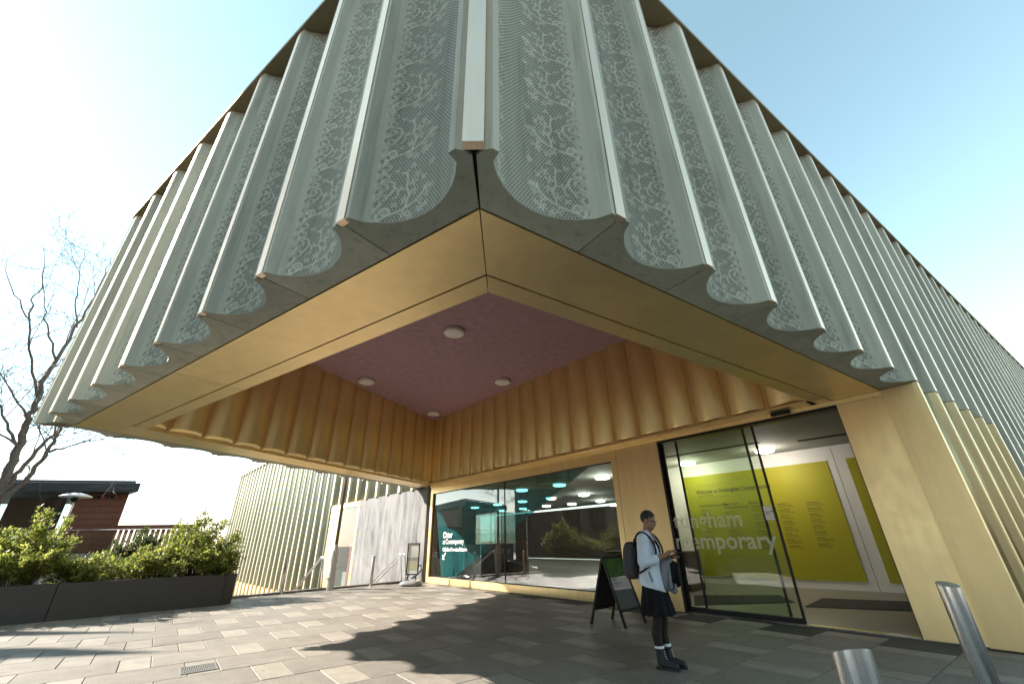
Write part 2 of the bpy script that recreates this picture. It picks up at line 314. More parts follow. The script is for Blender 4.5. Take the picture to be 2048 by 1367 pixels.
# --- lace relief, one vertical repeat, as a height field in metres (q from the scalloped edge, v upwards)
def lace_tile(q, v, P):
    rng = random.Random(5)
    h = np.zeros_like(q)
    def wrap(dv): return (dv + P / 2) % P - P / 2
    def stroke(pts, w, amp=1.0):
        nonlocal h
        for (a, b), (c, d) in zip(pts[:-1], pts[1:]):
            L2 = (c - a) ** 2 + (d - b) ** 2
            vv = wrap(v - b)
            t = np.clip(((q - a) * (c - a) + vv * (d - b)) / L2, 0, 1)
            dist = np.hypot(q - a - t * (c - a), vv - t * (d - b))
            h = np.maximum(h, amp * np.clip(1.5 - dist / w, 0, 1))
    def flower(a, b, r, n, ph, amp=1.0, hole=0.25):
        nonlocal h
        dx = q - a; dy = wrap(v - b); rr = np.hypot(dx, dy); th = np.arctan2(dy, dx)
        edge = r * (0.62 + 0.38 * np.cos(n * th + ph))
        f = np.clip((edge - rr) / 0.012 + 0.5, 0, 1)
        vein = 0.86 + 0.14 * np.cos(n * th + ph)
        f = f * np.where(rr < r * hole * 0.7, 0.45, vein)
        h = np.maximum(h, amp * f)
    def ring(a, b, r, w, amp=1.0):
        nonlocal h
        rr = np.hypot(q - a, wrap(v - b)); h = np.maximum(h, amp * np.clip(1.5 - np.abs(rr - r) / w, 0, 1))
    def curve(p0, p1, p2, p3, n=10):
        o = []
        for i in range(n + 1):
            t = i / n; s = 1 - t
            o.append((s**3*p0[0]+3*s*s*t*p1[0]+3*s*t*t*p2[0]+t**3*p3[0], s**3*p0[1]+3*s*s*t*p1[1]+3*s*t*t*p2[1]+t**3*p3[1]))
        return o
    # scalloped cord: one long edge by the scroll, then four lobes
    lob = [(0.0, 0.19, 0.030), (0.19, 0.31, 0.050), (0.31, 0.42, 0.054), (0.42, 0.52, 0.050), (0.52, P, 0.050)]
    for v0, v1, d in lob:
        pts = [(0.055 - d * math.sin(math.pi * k / 8), v0 + (v1 - v0) * k / 8) for k in range(9)]
        stroke(pts, 0.008); stroke([(x + 0.018, y) for x, y in pts], 0.005, 0.75)
        c_ = (v0 + v1) / 2
        if v0 > 0.1: ring(0.072, c_, 0.030, 0.007, 0.9); flower(0.085, c_ + 0.01, 0.016, 5, c_ * 9)
    # main stem sweeping up and inwards, twice per leaf spray
    stroke(curve((0.045, 0.00), (0.10, 0.11), (0.30, 0.09), (0.43, 0.27)), 0.010)
    stroke(curve((0.05, 0.01), (0.02, 0.10), (0.10, 0.19), (0.13, 0.12)), 0.009); ring(0.10, 0.105, 0.034, 0.008); flower(0.10, 0.105, 0.028, 6, 0, 1.0, 0.2)
    stroke(curve((0.26, 0.13), (0.25, 0.22), (0.30, 0.23), (0.27, 0.30)), 0.008)
    stroke(curve((0.27, 0.30), (0.22, 0.37), (0.29, 0.40), (0.23, 0.50)), 0.008)
    stroke(curve((0.09, 0.42), (0.16, 0.44), (0.17, 0.33), (0.11, 0.27)), 0.009); stroke(curve((0.16, 0.36), (0.20, 0.30), (0.19, 0.24), (0.15, 0.24)), 0.007)
    for a, b, r, n in ((0.245, 0.075, 0.046, 5), (0.30, 0.045, 0.040, 5), (0.385, 0.085, 0.050, 6), (0.435, 0.105, 0.036, 5), (0.245, 0.215, 0.044, 5), (0.315, 0.285, 0.046, 5), (0.43, 0.285, 0.040, 5), (0.475, 0.27, 0.038, 5),
                       (0.44, 0.21, 0.036, 4), (0.375, 0.16, 0.034, 3), (0.305, 0.385, 0.048, 4), (0.205, 0.335, 0.034, 3), (0.165, 0.175, 0.034, 4), (0.34, 0.46, 0.044, 5), (0.235, 0.50, 0.040, 3), (0.40, 0.40, 0.034, 4), (0.47, 0.53, 0.040, 5), (0.29, 0.57, 0.034, 3), (0.16, 0.53, 0.034, 4)):
        flower(a, b, r, n, rng.random() * 6)
    # far margin: a looser garland
    stroke(curve((0.86, 0.0), (0.80, 0.2), (0.90, 0.4), (0.86, P)), 0.007, 0.8)
    for a, b, r in ((0.79, 0.06, 0.034), (0.85, 0.16, 0.040), (0.80, 0.27, 0.034), (0.88, 0.36, 0.036), (0.81, 0.45, 0.04), (0.86, 0.55, 0.034)): flower(a, b, r, 5, rng.random() * 6, 0.9)
    return h

FIN, LIP, DEPTH = 0.095, 0.14, 0.206
def flute_profile(w, n):
    """front of one bay from fin centre to fin centre: list of (x, y) plus the slice that is the arc"""
    c = (w - 2 * LIP) / 2; rad = (c * c + DEPTH * DEPTH) / (2 * DEPTH); half = math.asin(c / rad)
    arc = [(w / 2 + rad * math.sin(a), DEPTH - rad + rad * math.cos(a)) for a in np.linspace(-half, half, n)]
    return [(0.006, -0.035), (0.056, -0.042), (0.056, -0.088), (FIN, -0.088)], arc, [(w - FIN, -0.088), (w - 0.056, -0.088), (w - 0.056, -0.042), (w - 0.006, -0.035)], 2 * half * rad
def flute_mesh(name, w, z0, z1, mats, narc=20, back=0.385, lace=0, nz=2, mitre=0):
    """lace = 0 none, -1 scalloped edge on the left of the bay, +1 on the right"""
    a, arc, c, alen = flute_profile(w, narc)
    H = z1 - z0
    bl, br_ = (0.006, back), (w - 0.006, back)
    if mitre < 0: a = [(0.030, 0.02), (0.047, -0.045), (0.085, -0.083), (0.132, -0.083)]; bl = (0.268, back)
    if mitre > 0: c = [(w - 0.132, -0.083), (w - 0.085, -0.083), (w - 0.047, -0.045), (w - 0.030, 0.02)]; br_ = (w - 0.268, back)
    prof = a + arc + c; poly = prof + [br_, bl]
    n = len(poly); V = [(x, y, z) for z in (z0, z1) for x, y in poly]
    i0, i1 = len(a), len(a) + len(arc) - 1
    F = [tuple(range(n)), tuple(range(n, 2 * n))[::-1]]
    for i in range(n):
        if lace and i0 <= i < i1: continue
        F.append((i, n + i, n + (i + 1) % n, (i + 1) % n))
    V = np.array(V); sm = [False] * len(F)
    lv = np.zeros(len(V)); nv = np.zeros(len(V)); sv = np.zeros((len(V), 3))
    if lace:
        s = np.linspace(0, alen, narc); zz = np.linspace(0, H, nz)
        S, Z = np.meshgrid(s, zz)
        band = 0.05
        q = (S if lace < 0 else alen - S) - band
        P = H / 8.0
        h = lace_tile(q, Z % P, P)
        edge = 0.055 - 0.05 * np.abs(np.sin(math.pi * Z * 5.4 / P))
        net = np.clip((q - edge) / 0.012, 0, 1)
        h = np.where(q < -0.012, 0, h) ; 
        disp = -0.007 * h + 0.006 * net
        ax = np.array(arc); tx = np.gradient(ax, axis=0); tx /= np.linalg.norm(tx, axis=1)[:, None]
        nx = np.stack([-tx[:, 1], tx[:, 0]], 1)      # into the panel
        # keep the outermost rows on the shared outline
        px = ax[None, :, 0] + nx[None, :, 0] * disp; py = ax[None, :, 1] + nx[None, :, 1] * disp
        G = np.stack([px, py, Z + z0], -1).reshape(-1, 3)
        o = len(V); V = np.vstack([V, G])
        idx = np.arange(narc * nz).reshape(nz, narc) + o
        quads = np.stack([idx[:-1, :-1], idx[1:, :-1], idx[1:, 1:], idx[:-1, 1:]], -1).reshape(-1, 4)
        F += [tuple(t) for t in quads.tolist()]; sm += [True] * len(quads)
        lv = np.concatenate([lv, h.ravel()]); nv = np.concatenate([nv, net.ravel()])
        sv = np.vstack([sv, np.stack([S, Z, Z * 0], -1).reshape(-1, 3)])
    else:
        sm = [False, False] + [i0 <= i < i1 for i in range(n)]
    me = bpy.data.meshes.new(name); me.from_pydata([tuple(p) for p in V.tolist()], [], F)
    me.materials.append(mats); me.polygons.foreach_set('use_smooth', sm)
    if lace:
        at1 = me.attributes.new('lace', 'FLOAT', 'POINT'); at1.data.foreach_set('value', lv.astype(np.float32))
        at2 = me.attributes.new('net', 'FLOAT', 'POINT'); at2.data.foreach_set('value', nv.astype(np.float32))
        at3 = me.attributes.new('suv', 'FLOAT_VECTOR', 'POINT'); at3.data.foreach_set('vector', sv.astype(np.float32).ravel())
    me.update(); return me

def strip_mesh(name, z0, z1, w=0.098):
    return MB().box((0, -0.068, (z0 + z1) / 2), (w, 0.056, z1 - z0)).mesh(name, M['strip'])

WL = 1.16
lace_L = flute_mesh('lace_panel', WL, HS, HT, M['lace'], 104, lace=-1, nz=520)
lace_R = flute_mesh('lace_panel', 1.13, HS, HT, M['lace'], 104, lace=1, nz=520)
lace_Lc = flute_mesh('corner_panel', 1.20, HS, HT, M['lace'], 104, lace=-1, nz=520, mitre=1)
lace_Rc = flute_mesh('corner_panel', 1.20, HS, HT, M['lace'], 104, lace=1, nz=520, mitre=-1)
plain = flute_mesh('concrete_panel', 1.13, HS, HT, M['concrete'], 22)
plain_low = flute_mesh('concrete_panel', 1.13, -0.4, HT, M['concrete'], 22)
gold_low = flute_mesh('gold_panel', 1.13, 0.0, HS - 0.012, M['gold_light'], 22)
strip_hi = strip_mesh('metal_strip', HS + 0.012, HT)
strip_full = strip_mesh('metal_strip', -0.4, HT)
strip_gold = MB().box((0, -0.060, (HS - 0.02) / 2), (0.104, 0.062, HS - 0.02)).mesh('gold_edge', M['gold_light'])
def put(name, me, origin, xa, ya, sx=1.0, parent=gallery):
    o = link_mesh(name, me, parent); mtx = frame((origin.x, origin.y, 0), xa, ya); o.matrix_local = mtx @ Matrix.Diagonal((sx, 1, 1, 1)); return o
# left facade, built from the left corner towards the tip
XL = -UL
f0 = 10.48 - 1.20
bounds = [0.0] + [f0 - WL * k for k in range(8, -1, -1)][1:] + [10.48]
pos = [0.0] + [10.48 - (1.20 + 1.16 * k) for k in range(7, -1, -1)]
pos.append(10.48)
for i in range(len(pos) - 1):
    w = pos[i + 1] - pos[i]
    last = i == len(pos) - 2
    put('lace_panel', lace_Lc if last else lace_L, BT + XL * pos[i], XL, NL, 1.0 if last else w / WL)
    if i: put('metal_strip', strip_hi, BT + XL * pos[i], XL, NL)
# right facade
rp = [0.0] + [1.20 + 1.13 * k for k in range(6)]
while rp[-1] < 44: rp.append(rp[-1] + 1.03)
for i in range(len(rp) - 1):
    w = rp[i + 1] - rp[i]; o = T + UR * rp[i]
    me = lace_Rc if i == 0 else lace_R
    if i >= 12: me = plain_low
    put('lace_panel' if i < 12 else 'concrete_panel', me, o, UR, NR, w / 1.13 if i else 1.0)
    if 7 <= i < 12: put('gold_panel', gold_low, o + NR * 0.004, UR, NR, w / 1.13)
    if i: put('metal_strip', strip_hi if i < 12 else strip_full, o, UR, NR)
    if 7 <= i <= 12 and i < 13: put('gold_edge', strip_gold, o, UR, NR)
# corner strip, turned half way
bis = (NL + NR).normalized(); perp = Vector((bis.y, -bis.x))
put('corner_strip', MB().box((0, -0.047, (HS + HT) / 2 - 0.002), (0.128, 0.06, HT - HS + 0.004)).mesh('corner_strip', M['strip']), T, perp, bis)
put('corner_joint', MB().box((0, 0.20, (HS + HT) / 2 + 0.02), (0.09, 0.46, HT - HS - 0.02)).mesh('corner_joint', M['dark_joint']), T, perp, bis)
# north facade (seen edge on)
XN = -UN; NLEN = 12.65; nb = 11; wn_ = NLEN / nb
north = flute_mesh('north_panel', wn_, HS, HT, M['concrete'], 14, back=0.46)
for i in range(nb):
    put('north_panel', north, BT + UN * (wn_ * (i + 1)), XN, NN)
    if i: put('metal_strip', strip_hi, BT + UN * (wn_ * i), XN, NN)
put('metal_strip', strip_hi, BT, az(124), az(34))

# --- roof edge: thin gold plate oversailing the fins
FAR = Vector((-31.1, 48.6)); UF = az(132.1); NF = az(42.1); FO = FAR - UF * 40.9
ov = -0.13
rA = X(lineL(ov), lineR(ov)); rB = X(lineL(ov), lineN(ov)); rD = cross2(BT + NN * ov, UN, FO + NF * ov, UF)
rE = T + NR * ov + UR * 46
roof = [rA, rE, rE + NR * 40, FAR + NF * 14, FAR + NF * ov + UF * 0.1, rD, rB]
MB().prism([tuple(p) for p in roof], HT, HT + 0.085).build('roof_edge', M['roof_gold'], gallery)
core = [X(lineL(0.4), lineR(0.4)), T + NR * 0.4 + UR * 45, T + NR * 39 + UR * 45, FAR + NF * 13.5 - UF * 0.4, FAR + NF * 0.4 - UF * 0.4, cross2(BT + NN * 0.48, UN, FO + NF * 0.4, UF), X(lineL(0.4), lineN(0.48))]
MB().prism([tuple(p) for p in core], ZC + 0.12, HT - 0.003).build('light_block_core', M['dark_joint'], gallery)  # unseen solid block added behind the panels to stop light

# --- gold soffit ring
g0, g1, g2 = 0.393, 0.393 + 0.68, 0.393 + 0.68 + 0.235
J = 0.011
def quad(*p): return [tuple(q) for q in p]
def sof(poly, z=HS, th=0.05): return MB().prism(poly, z, z + th).build('soffit_panel', M['gold'], gallery)
W0 = lineW(-0.02); nI = 1.27
def Lpt(v, t): return T + NL * v + UL * t
def Rpt(v, t): return T + NR * v + UR * t
mA = lambda v: X(lineL(v), lineR(v))
lj = 5.55                                        # cross joint in the left soffit
def onL(v, t): return T + NL * v + UL * t
def onR(v, t): return T + NR * v + UR * t
nGin = 0.475
for (va, vb) in ((g0 + J, g1 - J), (g1 + J, g2)):
    dl = NL.cross(NR) if False else 0
    aL0, aL1 = mA(va) + UL * 0.005, mA(vb) + UL * 0.005
    sof(quad(aL0, aL1, onL(vb, lj - 0.004), onL(va, lj - 0.004)))
    eL0, eL1 = X(lineL(va), lineN(nGin + J)), X(lineL(vb), lineN(nGin + J))
    if vb == g2: eL0, eL1 = X(lineL(va), lineN(1.27)), X(lineL(vb), lineN(1.27))
    sof(quad(onL(va, lj + 0.004), onL(vb, lj + 0.004), eL1, eL0))
    aR0, aR1 = mA(va) + UR * 0.005, mA(vb) + UR * 0.005
    eR0, eR1 = X(lineR(va), W0), X(lineR(vb), W0)
    sof(quad(aR0, aR1, eR1, eR0))
# north strip of the soffit
a0 = X(lineL(g1 - J), lineN(nGin + J)); a1 = X(lineL(g1 - J), lineN(1.27))
sof(quad(a0, a1, X(lineN(1.27), W0), X(lineN(nGin + J), W0)))
# dark backing above the joints
bk = [X(lineL(g0 - 0.02), lineR(g0 - 0.02)), X(lineR(g0 - 0.02), lineW(-0.05)), X(lineR(g2 - 0.02), lineW(-0.05)), X(lineR(g2 - 0.02), lineL(g2 - 0.02))]
MB().prism(quad(*bk), HS + 0.054, HS + 0.10).build('soffit_backing', M['dark_joint'], gallery)
bk = [X(lineL(g0 - 0.02), lineR(g0 - 0.02)), X(lineR(g2 - 0.02), lineL(g2 - 0.02)), X(lineL(g2 - 0.02), lineN(1.25)), X(lineL(g0 - 0.02), lineN(0.45))]
MB().prism(quad(*bk), HS + 0.058, HS + 0.10).build('soffit_backing', M['dark_joint'], gallery)
# hidden inner faces of the recess on the street sides
iA, iC, iB = X(lineL(g2), lineR(g2)), X(lineR(g2), W0), X(lineL(g2), lineN(1.27))
def wallbox(a, b, inward, z0, z1, th, name, mat, **k):
    a = Vector(a[:2]); b = Vector(b[:2]); n = Vector(inward[:2])
    return MB().prism(quad(a, b, b + n * th, a + n * th), z0, z1).build(name, mat, gallery, **k)
wallbox(iA, iC, -NR, HS + 0.052, ZC + 0.05, 0.04, 'recess_lining', M['gold'])
wallbox(iA, iB, -NL, HS + 0.052, ZC + 0.05, 0.04, 'recess_lining', M['gold'])
# porch ceiling
MB().prism(quad(iA, X(lineR(g2), lineW(0.3)), cross2(CW + NW * 0.3, UW, BT + NN * 0.95, UN), X(lineL(g2), lineN(0.95))), ZC, ZC + 0.08).build('porch_ceiling', M['purple'], gallery)

# --- convex gold flutes lining the back of the porch
def bulge_mesh(name, w, z0, z1, d=0.19, n=18):
    pts = [(0.012, 0.02)] + [(0.03 + (w - 0.06) * k / (n - 1), -d * math.sin(math.pi * (0.08 + 0.84 * k / (n - 1))) ** 0.8) for k in range(n)] + [(w - 0.012, 0.02)]
    V = []; 
    # pieces round off to the wall at the foot
    zs = [(z0, 0.55), (z0 + 0.03, 0.86), (z0 + 0.08, 1.0), (z1, 1.0)]
    for z, s in zs:
        for x, y in pts: V.append((x, y if y > 0 else y * s, z))
    m = len(pts); F = []
    for j in range(len(zs) - 1):
        for i in range(m - 1): F.append((j * m + i, (j) * m + i + 1, (j + 1) * m + i + 1, (j + 1) * m + i))
    F.append(tuple(range(m))[::-1])
    me = bpy.data.meshes.new(name); me.from_pydata(V, [], F); me.materials.append(M['gold_flute']); me.polygons.foreach_set('use_smooth', [True] * (len(F) - 1) + [False]); me.update(); return me
FW = 0.738
bul = bulge_mesh('fluted_panel', FW, HS + 0.055, ZC + 0.02)
nw = 18
for i in range(nw + 1):
    o = DW - UW * (0.02 + FW * i)
    put('fluted_panel', bul, o, -UW, NW)
    if i: put('cover_bead', MB().box((0, -0.005, (HS + 0.06 + ZC) / 2), (0.04, 0.07, ZC - HS - 0.06)).mesh('cover_bead', M['gold']) if i == 1 else bpy.data.meshes['cover_bead'], o, -UW, NW)
NIN = (BT + NN * 1.27)
ND = DW
for i in range(15):
    put('fluted_panel', bul, ND - UN * (0.02 + FW * (i + 1)), UN, -NN)
    if i: put('cover_bead', bpy.data.meshes['cover_bead'], ND - UN * (0.02 + FW * i), UN, -NN)
wallbox(DW + NW * 0.03, CW - UW * -0.6 + NW * 0.03, NW, HS + 0.03, ZC + 0.1, 0.12, 'recess_backing', M['dark_joint'])
wallbox(DW - NN * 0.03, iB - NN * 0.03, -NN, HS + 0.06, ZC + 0.1, 0.12, 'recess_backing', M['dark_joint'])

# --- window wall: frame pieces measured along UW from CW
def wp(t, v=0.0): p = CW + UW * t + NW * v; return p
def wbox(name, t0, t1, z0, z1, v0, v1, mat, parent=gallery, bevel=0.0, **k):
    return MB().prism(quad(wp(t0, v0), wp(t1, v0), wp(t1, v1), wp(t0, v1)), z0, z1).build(name, mat, parent, bevel=bevel, **k)
tD = (DW - CW).dot(UW)
DJ, DL = 0.84, 4.47               # door jambs
WR, WLft = 5.86, tD - 0.22        # window jambs
wbox('lintel_trim', 0.0, tD - 0.004, 3.42, HS - 0.004, -0.018, 0.25, M['gold'])
wbox('ledge_trim', 1.2, tD - 0.10, HS + 0.003, HS + 0.05, -0.24, 0.02, M['gold'])
# pier right of the door
MB().prism(quad(wp(0.028), wp(DJ), wp(DJ, 0.3), wp(0.02, 0.3)), 0.0, 3.417).build('gold_pier_panel', M['gold_light'], gallery)
c7 = T + UR * 7.86 + NR * -0.086
MB().prism(quad(wp(-0.022), c7, c7 + UR * 0.03, wp(-0.04, 0.3)), 0.0, HS - 0.012).build('gold_pier_panel', M['gold_light'], gallery)
MB().prism(quad(wp(-0.012, -0.014), wp(0.02, -0.010), wp(0.027, 0.2), wp(-0.004, 0.2)), 0, 3.41).build('pier_joint', M['dark_joint'], gallery)
# gold panel between door and window, window surround
wbox('gold_panel', DL + 0.004, 5.70, 0.0, 3.417, 0.0, 0.14, M['gold_light'])
wbox('window_surround', 5.71, WR, 0.0, 3.417, 0.0, 0.14, M['gold'])
wbox('window_surround', WR + 0.001, WLft, 3.17, 3.417, 0.0, 0.14, M['gold'])
wbox('window_sill', WR + 0.001, WLft, 0.0, 0.20, -0.012, 0.14, M['gold'])
wbox('window_surround', WLft + 0.001, tD - 0.05, 0.0, 3.417, 0.0, 0.14, M['gold'])
# shop window: two panes and a black mullion
win = empty('shop_window', (0, 0, 0)); win.parent = gallery
tm = (Vector(gp(1006.5, 1066, 1.5).xy) - CW).dot(UW)
r_ = ray(1006.5, 1066); tt = (CW.dot(NW)) / (r_.x * NW.x + r_.y * NW.y); tm = (Vector((r_.x * tt, r_.y * tt)) - CW).dot(UW)
wbox('pane', WR + 0.03, tm - 0.012, 0.22, 3.15, 0.075, 0.083, M['glass'], win)
wbox('pane', tm + 0.012, WLft - 0.03, 0.22, 3.15, 0.075, 0.083, M['glass'], win)
wbox('mullion', tm - 0.014, tm + 0.014, 0.2, 3.17, 0.06, 0.12, M['black_metal'], win)
for (a, b, z0, z1) in ((WR, WR + 0.03, 0.2, 3.17), (WLft - 0.03, WLft, 0.2, 3.17), (WR + 0.031, WLft - 0.031, 0.2, 0.222), (WR + 0.031, WLft - 0.031, 3.148, 3.17)):
    wbox('frame', a, b, z0, z1, 0.058, 0.12, M['black_metal'], win)
# teal film stuck to the inside of the window, point downwards
film = [(WLft - 0.06, 3.14), (6.7, 3.14), (13.3, 0.24), (14.2, 0.24)]
V = []
for v in (0.090, 0.094):
    for t, z in film: p = wp(t, v); V.append((p.x, p.y, z))
MB().add(V, [(0, 1, 2, 3), (7, 6, 5, 4), (0, 4, 5, 1), (1, 5, 6, 2), (2, 6, 7, 3), (3, 7, 4, 0)]).build('teal_film', M['teal_film'], win)

# --- sliding glass door
door = empty('sliding_door', (0, 0, 0)); door.parent = gallery
def tpx(px, py):
    r = ray(px, py); k = CW.dot(NW) / (r.x * NW.x + r.y * NW.y); return (Vector((r.x * k, r.y * k)) - CW).dot(UW)
b1, b2, b3 = tpx(1347, 881), tpx(1480, 853), tpx(1502, 848)
wbox('door_head', DJ, DL, 3.36, 3.417, -0.01, 0.2, M['black_metal'], door)
wbox('jamb', DL - 0.05, DL, 0.0, 3.358, 0.0, 0.2, M['black_metal'], door)
wbox('jamb', DJ, DJ + 0.012, 0.0, 3.358, 0.004, 0.2, M['black_metal'], door)
for n_, t0, t1, v in (('fixed_leaf', b2, DL - 0.052, 0.11), ('sliding_leaf', b3, b1, 0.04)):
    lf = wbox(n_, t0 + 0.02, t1 - 0.02, 0.10, 3.34, v - 0.004, v + 0.004, M['door_glass'], door)
    wbox('stile', t0, t0 + 0.035, 0.02, 3.355, v - 0.02, v + 0.02, M['black_metal'], door)
    wbox('stile', t1 - 0.035, t1, 0.02, 3.355, v - 0.02, v + 0.02, M['black_metal'], door)
    wbox('bottom_rail', t0 + 0.036, t1 - 0.036, 0.02, 0.10, v - 0.02, v + 0.02, M['black_metal'], door)
wbox('floor_track', DJ + 0.02, DL - 0.06, 0.004, 0.016, 0.0, 0.16, M['steel'], door)
wbox('door_sensor', b3 - 0.75, b3 - 0.42, 3.43, 3.495, -0.10, -0.02, M['black_metal'], door, bevel=0.01)
wbox('notice', b3 + 0.05, b3 + 0.20, 1.62, 1.86, 0.034, 0.0355, M['white'], door)

# --- far wing behind the steps
def fp(t, v=0.0): return FO + UF * t + NF * v
M['wing'] = M['pale_concrete']
wing_hi = flute_mesh('wing_panel', 1.2, 3.46, HT, M['wing'], 10)
wing_lo = flute_mesh('wing_panel', 1.2, -1.28, HT, M['wing'], 10)
wing_gold = flute_mesh('wing_gold_panel', 1.2, -4.2, -1.292, M['gold_light'], 10)
wst_hi = MB().box((0, -0.068, (3.46 + HT) / 2), (0.104, 0.075, HT - 3.46)).mesh('metal_strip', M['strip'])
wst_lo = MB().box((0, -0.068, (-1.28 + HT) / 2), (0.104, 0.075, HT + 1.28)).mesh('metal_strip', M['strip'])
nwing = 34; step = 1.2
for i in range(nwing):
    t = 40.8 - step * i
    lowp = t - step > 9.75
    put('wing_panel', wing_lo if lowp else wing_hi, fp(t), -UF, NF)
    put('metal_strip', wst_lo if lowp else wst_hi, fp(t), -UF, NF)
    if lowp: put('wing_gold_panel', wing_gold, fp(t), -UF, NF)
def fbox(name, t0, t1, z0, z1, v0, v1, mat, parent=gallery, **k):
    return MB().prism(quad(fp(t0, v0), fp(t1, v0), fp(t1, v1), fp(t0, v1)), z0, z1).build(name, mat, parent, **k)
tend = 40.8 - step * sum(1 for i in range(nwing) if 40.8 - step * i - step > 9.75)
m, nt, b = nodes('streaked_concrete'); L = nt.links
n1 = N(nt, 'ShaderNodeTexNoise', i_Scale=1.3, i_Detail=9.0, i_Roughness=0.7); L.new(coords(nt, (1.6, 1.6, 0.38)), n1.inputs['Vector'])
L.new(ramp(nt, n1.outputs[0], [(0.38, (0.06, 0.06, 0.066)), (0.50, (0.13, 0.126, 0.125)), (0.66, (0.195, 0.186, 0.182)), (0.85, (0.215, 0.205, 0.20))]), b.inputs['Base Color']); b.inputs['Roughness'].default_value = 0.8  # darker and paler streaks from noise stretched upright
M['streaked'] = m
fbox('grey_wall', -0.05, 6.68, -1.4, 3.45, -0.02, 0.25, M['streaked'])
fbox('wall_post', 9.42, tend - 0.05, -1.4, 3.45, -0.03, 0.25, M['gold_light'])
fbox('wall_post', 6.70, 6.95, -1.4, 3.2, -0.03, 0.25, M['gold_light'])
fbox('wall_head', 6.70, 9.41, 3.2, 3.45, -0.03, 0.25, M['gold_light'])
gd = fbox('glass_door', 6.96, 9.41, -1.4, 3.19, 0.05, 0.06, M['door_glass'])
fbox('door_frame', 6.96, 7.0, -1.4, 3.19, 0.03, 0.049, M['black_metal'], gd)
fbox('door_frame', 9.37, 9.41, -1.4, 3.19, 0.03, 0.049, M['black_metal'], gd)
M['maroon'] = simple('maroon_reflection', (0.22, 0.02, 0.05), 0.6)
fbox('reflection_board', 6.3, 8.6, -1.4, 1.45, 0.5, 0.56, M['maroon'])  # board added behind the glass to stand for a red reflection
fbox('inner_wall', 5.5, 11, -1.4, 3.4, 2.2, 2.3, M['white'])
fbox('wing_floor', 5.5, 11, -1.5, -1.402, 0.3, 2.2, M['slab_dark'])
fbox('wing_backing', 9.9, 40.6, -4.2, HT - 0.01, 0.40, 0.46, M['dark_joint'])
fbox('wing_backing', -2.0, 9.9, 3.4, HT - 0.01, 0.40, 0.46, M['dark_joint'])
e = fp(40.8); MB().prism(quad(e, e + NF * 13, e + NF * 13 + UF * -0.3, e - UF * 0.3), -4.2, HT - 0.01).build('end_wall', M['wing'], gallery)
# dark lower block and corner post where the grey wall meets the window
MB().prism(quad(fp(0.55, -0.04), fp(0.95, -0.04), fp(0.95, -0.022), fp(0.55, -0.022)), -0.1, 1.15).build('corner_panel', simple('slate_panel', (0.12, 0.13, 0.14), 0.6), gallery)

# --- rooms behind the glass
M['floor_in'] = simple('screed_floor', (0.22, 0.20, 0.175), 0.45, var=0.1, scale=2.0)
M['ceil_in'] = simple('grey_ceiling', (0.30, 0.30, 0.27), 0.8, var=0.05)
M['wall_white'] = simple('white_plaster', (0.72, 0.70, 0.66), 0.8, var=0.03)
m, nt, b = nodes('yellow_board'); b.inputs['Base Color'].default_value = (0.37, 0.335, 0.008, 1); b.inputs['Roughness'].default_value = 0.6; M['yellow'] = m
M['brown_wall'] = simple('brown_wall', (0.085, 0.06, 0.045), 0.7)
M['orange'] = simple('orange_board', (0.17, 0.055, 0.022), 0.6)
UI = az(-46.0); PI_ = Vector((8.96, 12.92)); NI = az(44.0)
def ip(s, v=0.0): return PI_ + UI * s + NI * v
def ibox(name, s0, s1, z0, z1, v0, v1, mat, parent=gallery, **k):
    return MB().prism(quad(ip(s0, v0), ip(s1, v0), ip(s1, v1), ip(s0, v1)), z0, z1).build(name, mat, parent, **k)
fl = [wp(0.3, 0.16), wp(tD - 0.05, 0.16), fp(1.0, 2.36), fp(22, 2.36), fp(22, 19), T + UR * 24 + NR * 12, T + UR * 24 + NR * 0.5, T + UR * 8.6 + NR * 0.5]
MB().prism(quad(*fl), -0.2, 0.004).build('interior_floor', M['floor_in'], gallery)
MB().prism(quad(*fl), 3.75, 3.9).build('interior_ceiling', M['ceil_in'], gallery)
smax = (T + NR * 0.5 - PI_).dot(NR) / UI.dot(NR)
lobby = ibox('lobby_wall', -6.2, smax, 0.0, 3.74, 0.0, 0.15, M['wall_white'])
s_ = lambda x, y: (Vector((x, y)) - PI_).dot(UI)
y0, y1, y2 = s_(6.16, 15.82), s_(9.26, 12.60), s_(9.585, 12.27)
ibox('yellow_board', y0, y1, 0.21, 3.33, -0.025, -0.002, M['yellow'], lobby)
ibox('yellow_board', y2, smax - 0.1, 0.21, 3.33, -0.025, -0.002, M['yellow'], lobby)
ibox('panel_joint', y1 + 0.19, y1 + 0.20, 0.0, 3.7, -0.003, -0.0005, M['dark_joint'], lobby)
wallbox(wp(5.0, 0.16), ip(y0 - 0.6), UW, 0.0, 3.74, 0.12, 'partition', M['wall_white'])
wbox('cafe_back_wall', -6.0, 36, 0.0, 3.74, 19.2, 19.4, M['brown_wall'])
fbox('cafe_end_wall', 21.0, 21.2, 0.0, 3.74, 2.36, 19.0, M['brown_wall'])
fbox('cafe_side_wall', 1.0, 21.0, 0.0, 3.74, 2.30, 2.42, M['brown_wall'])
def tv(px, py, v):
    r = ray(px, py); P = CW + NW * v; k = P.dot(NW) / (r.x * NW.x + r.y * NW.y); return (Vector((r.x * k, r.y * k)) - CW).dot(UW), CAM_H + r.z * k
_t0, _z1 = tv(1052, 1080, 3.0); _t1, _z0 = tv(962, 1122, 3.0)
wbox('cafe_board', _t0, _t1, 0.0, _z1, 3.0, 3.1, M['orange'])
wbox('cafe_counter', 6.2, 9.2, 0.0, 1.0, 3.4, 4.2, M['brown_wall'], bevel=0.02)
M['slot'] = M['dark_joint']
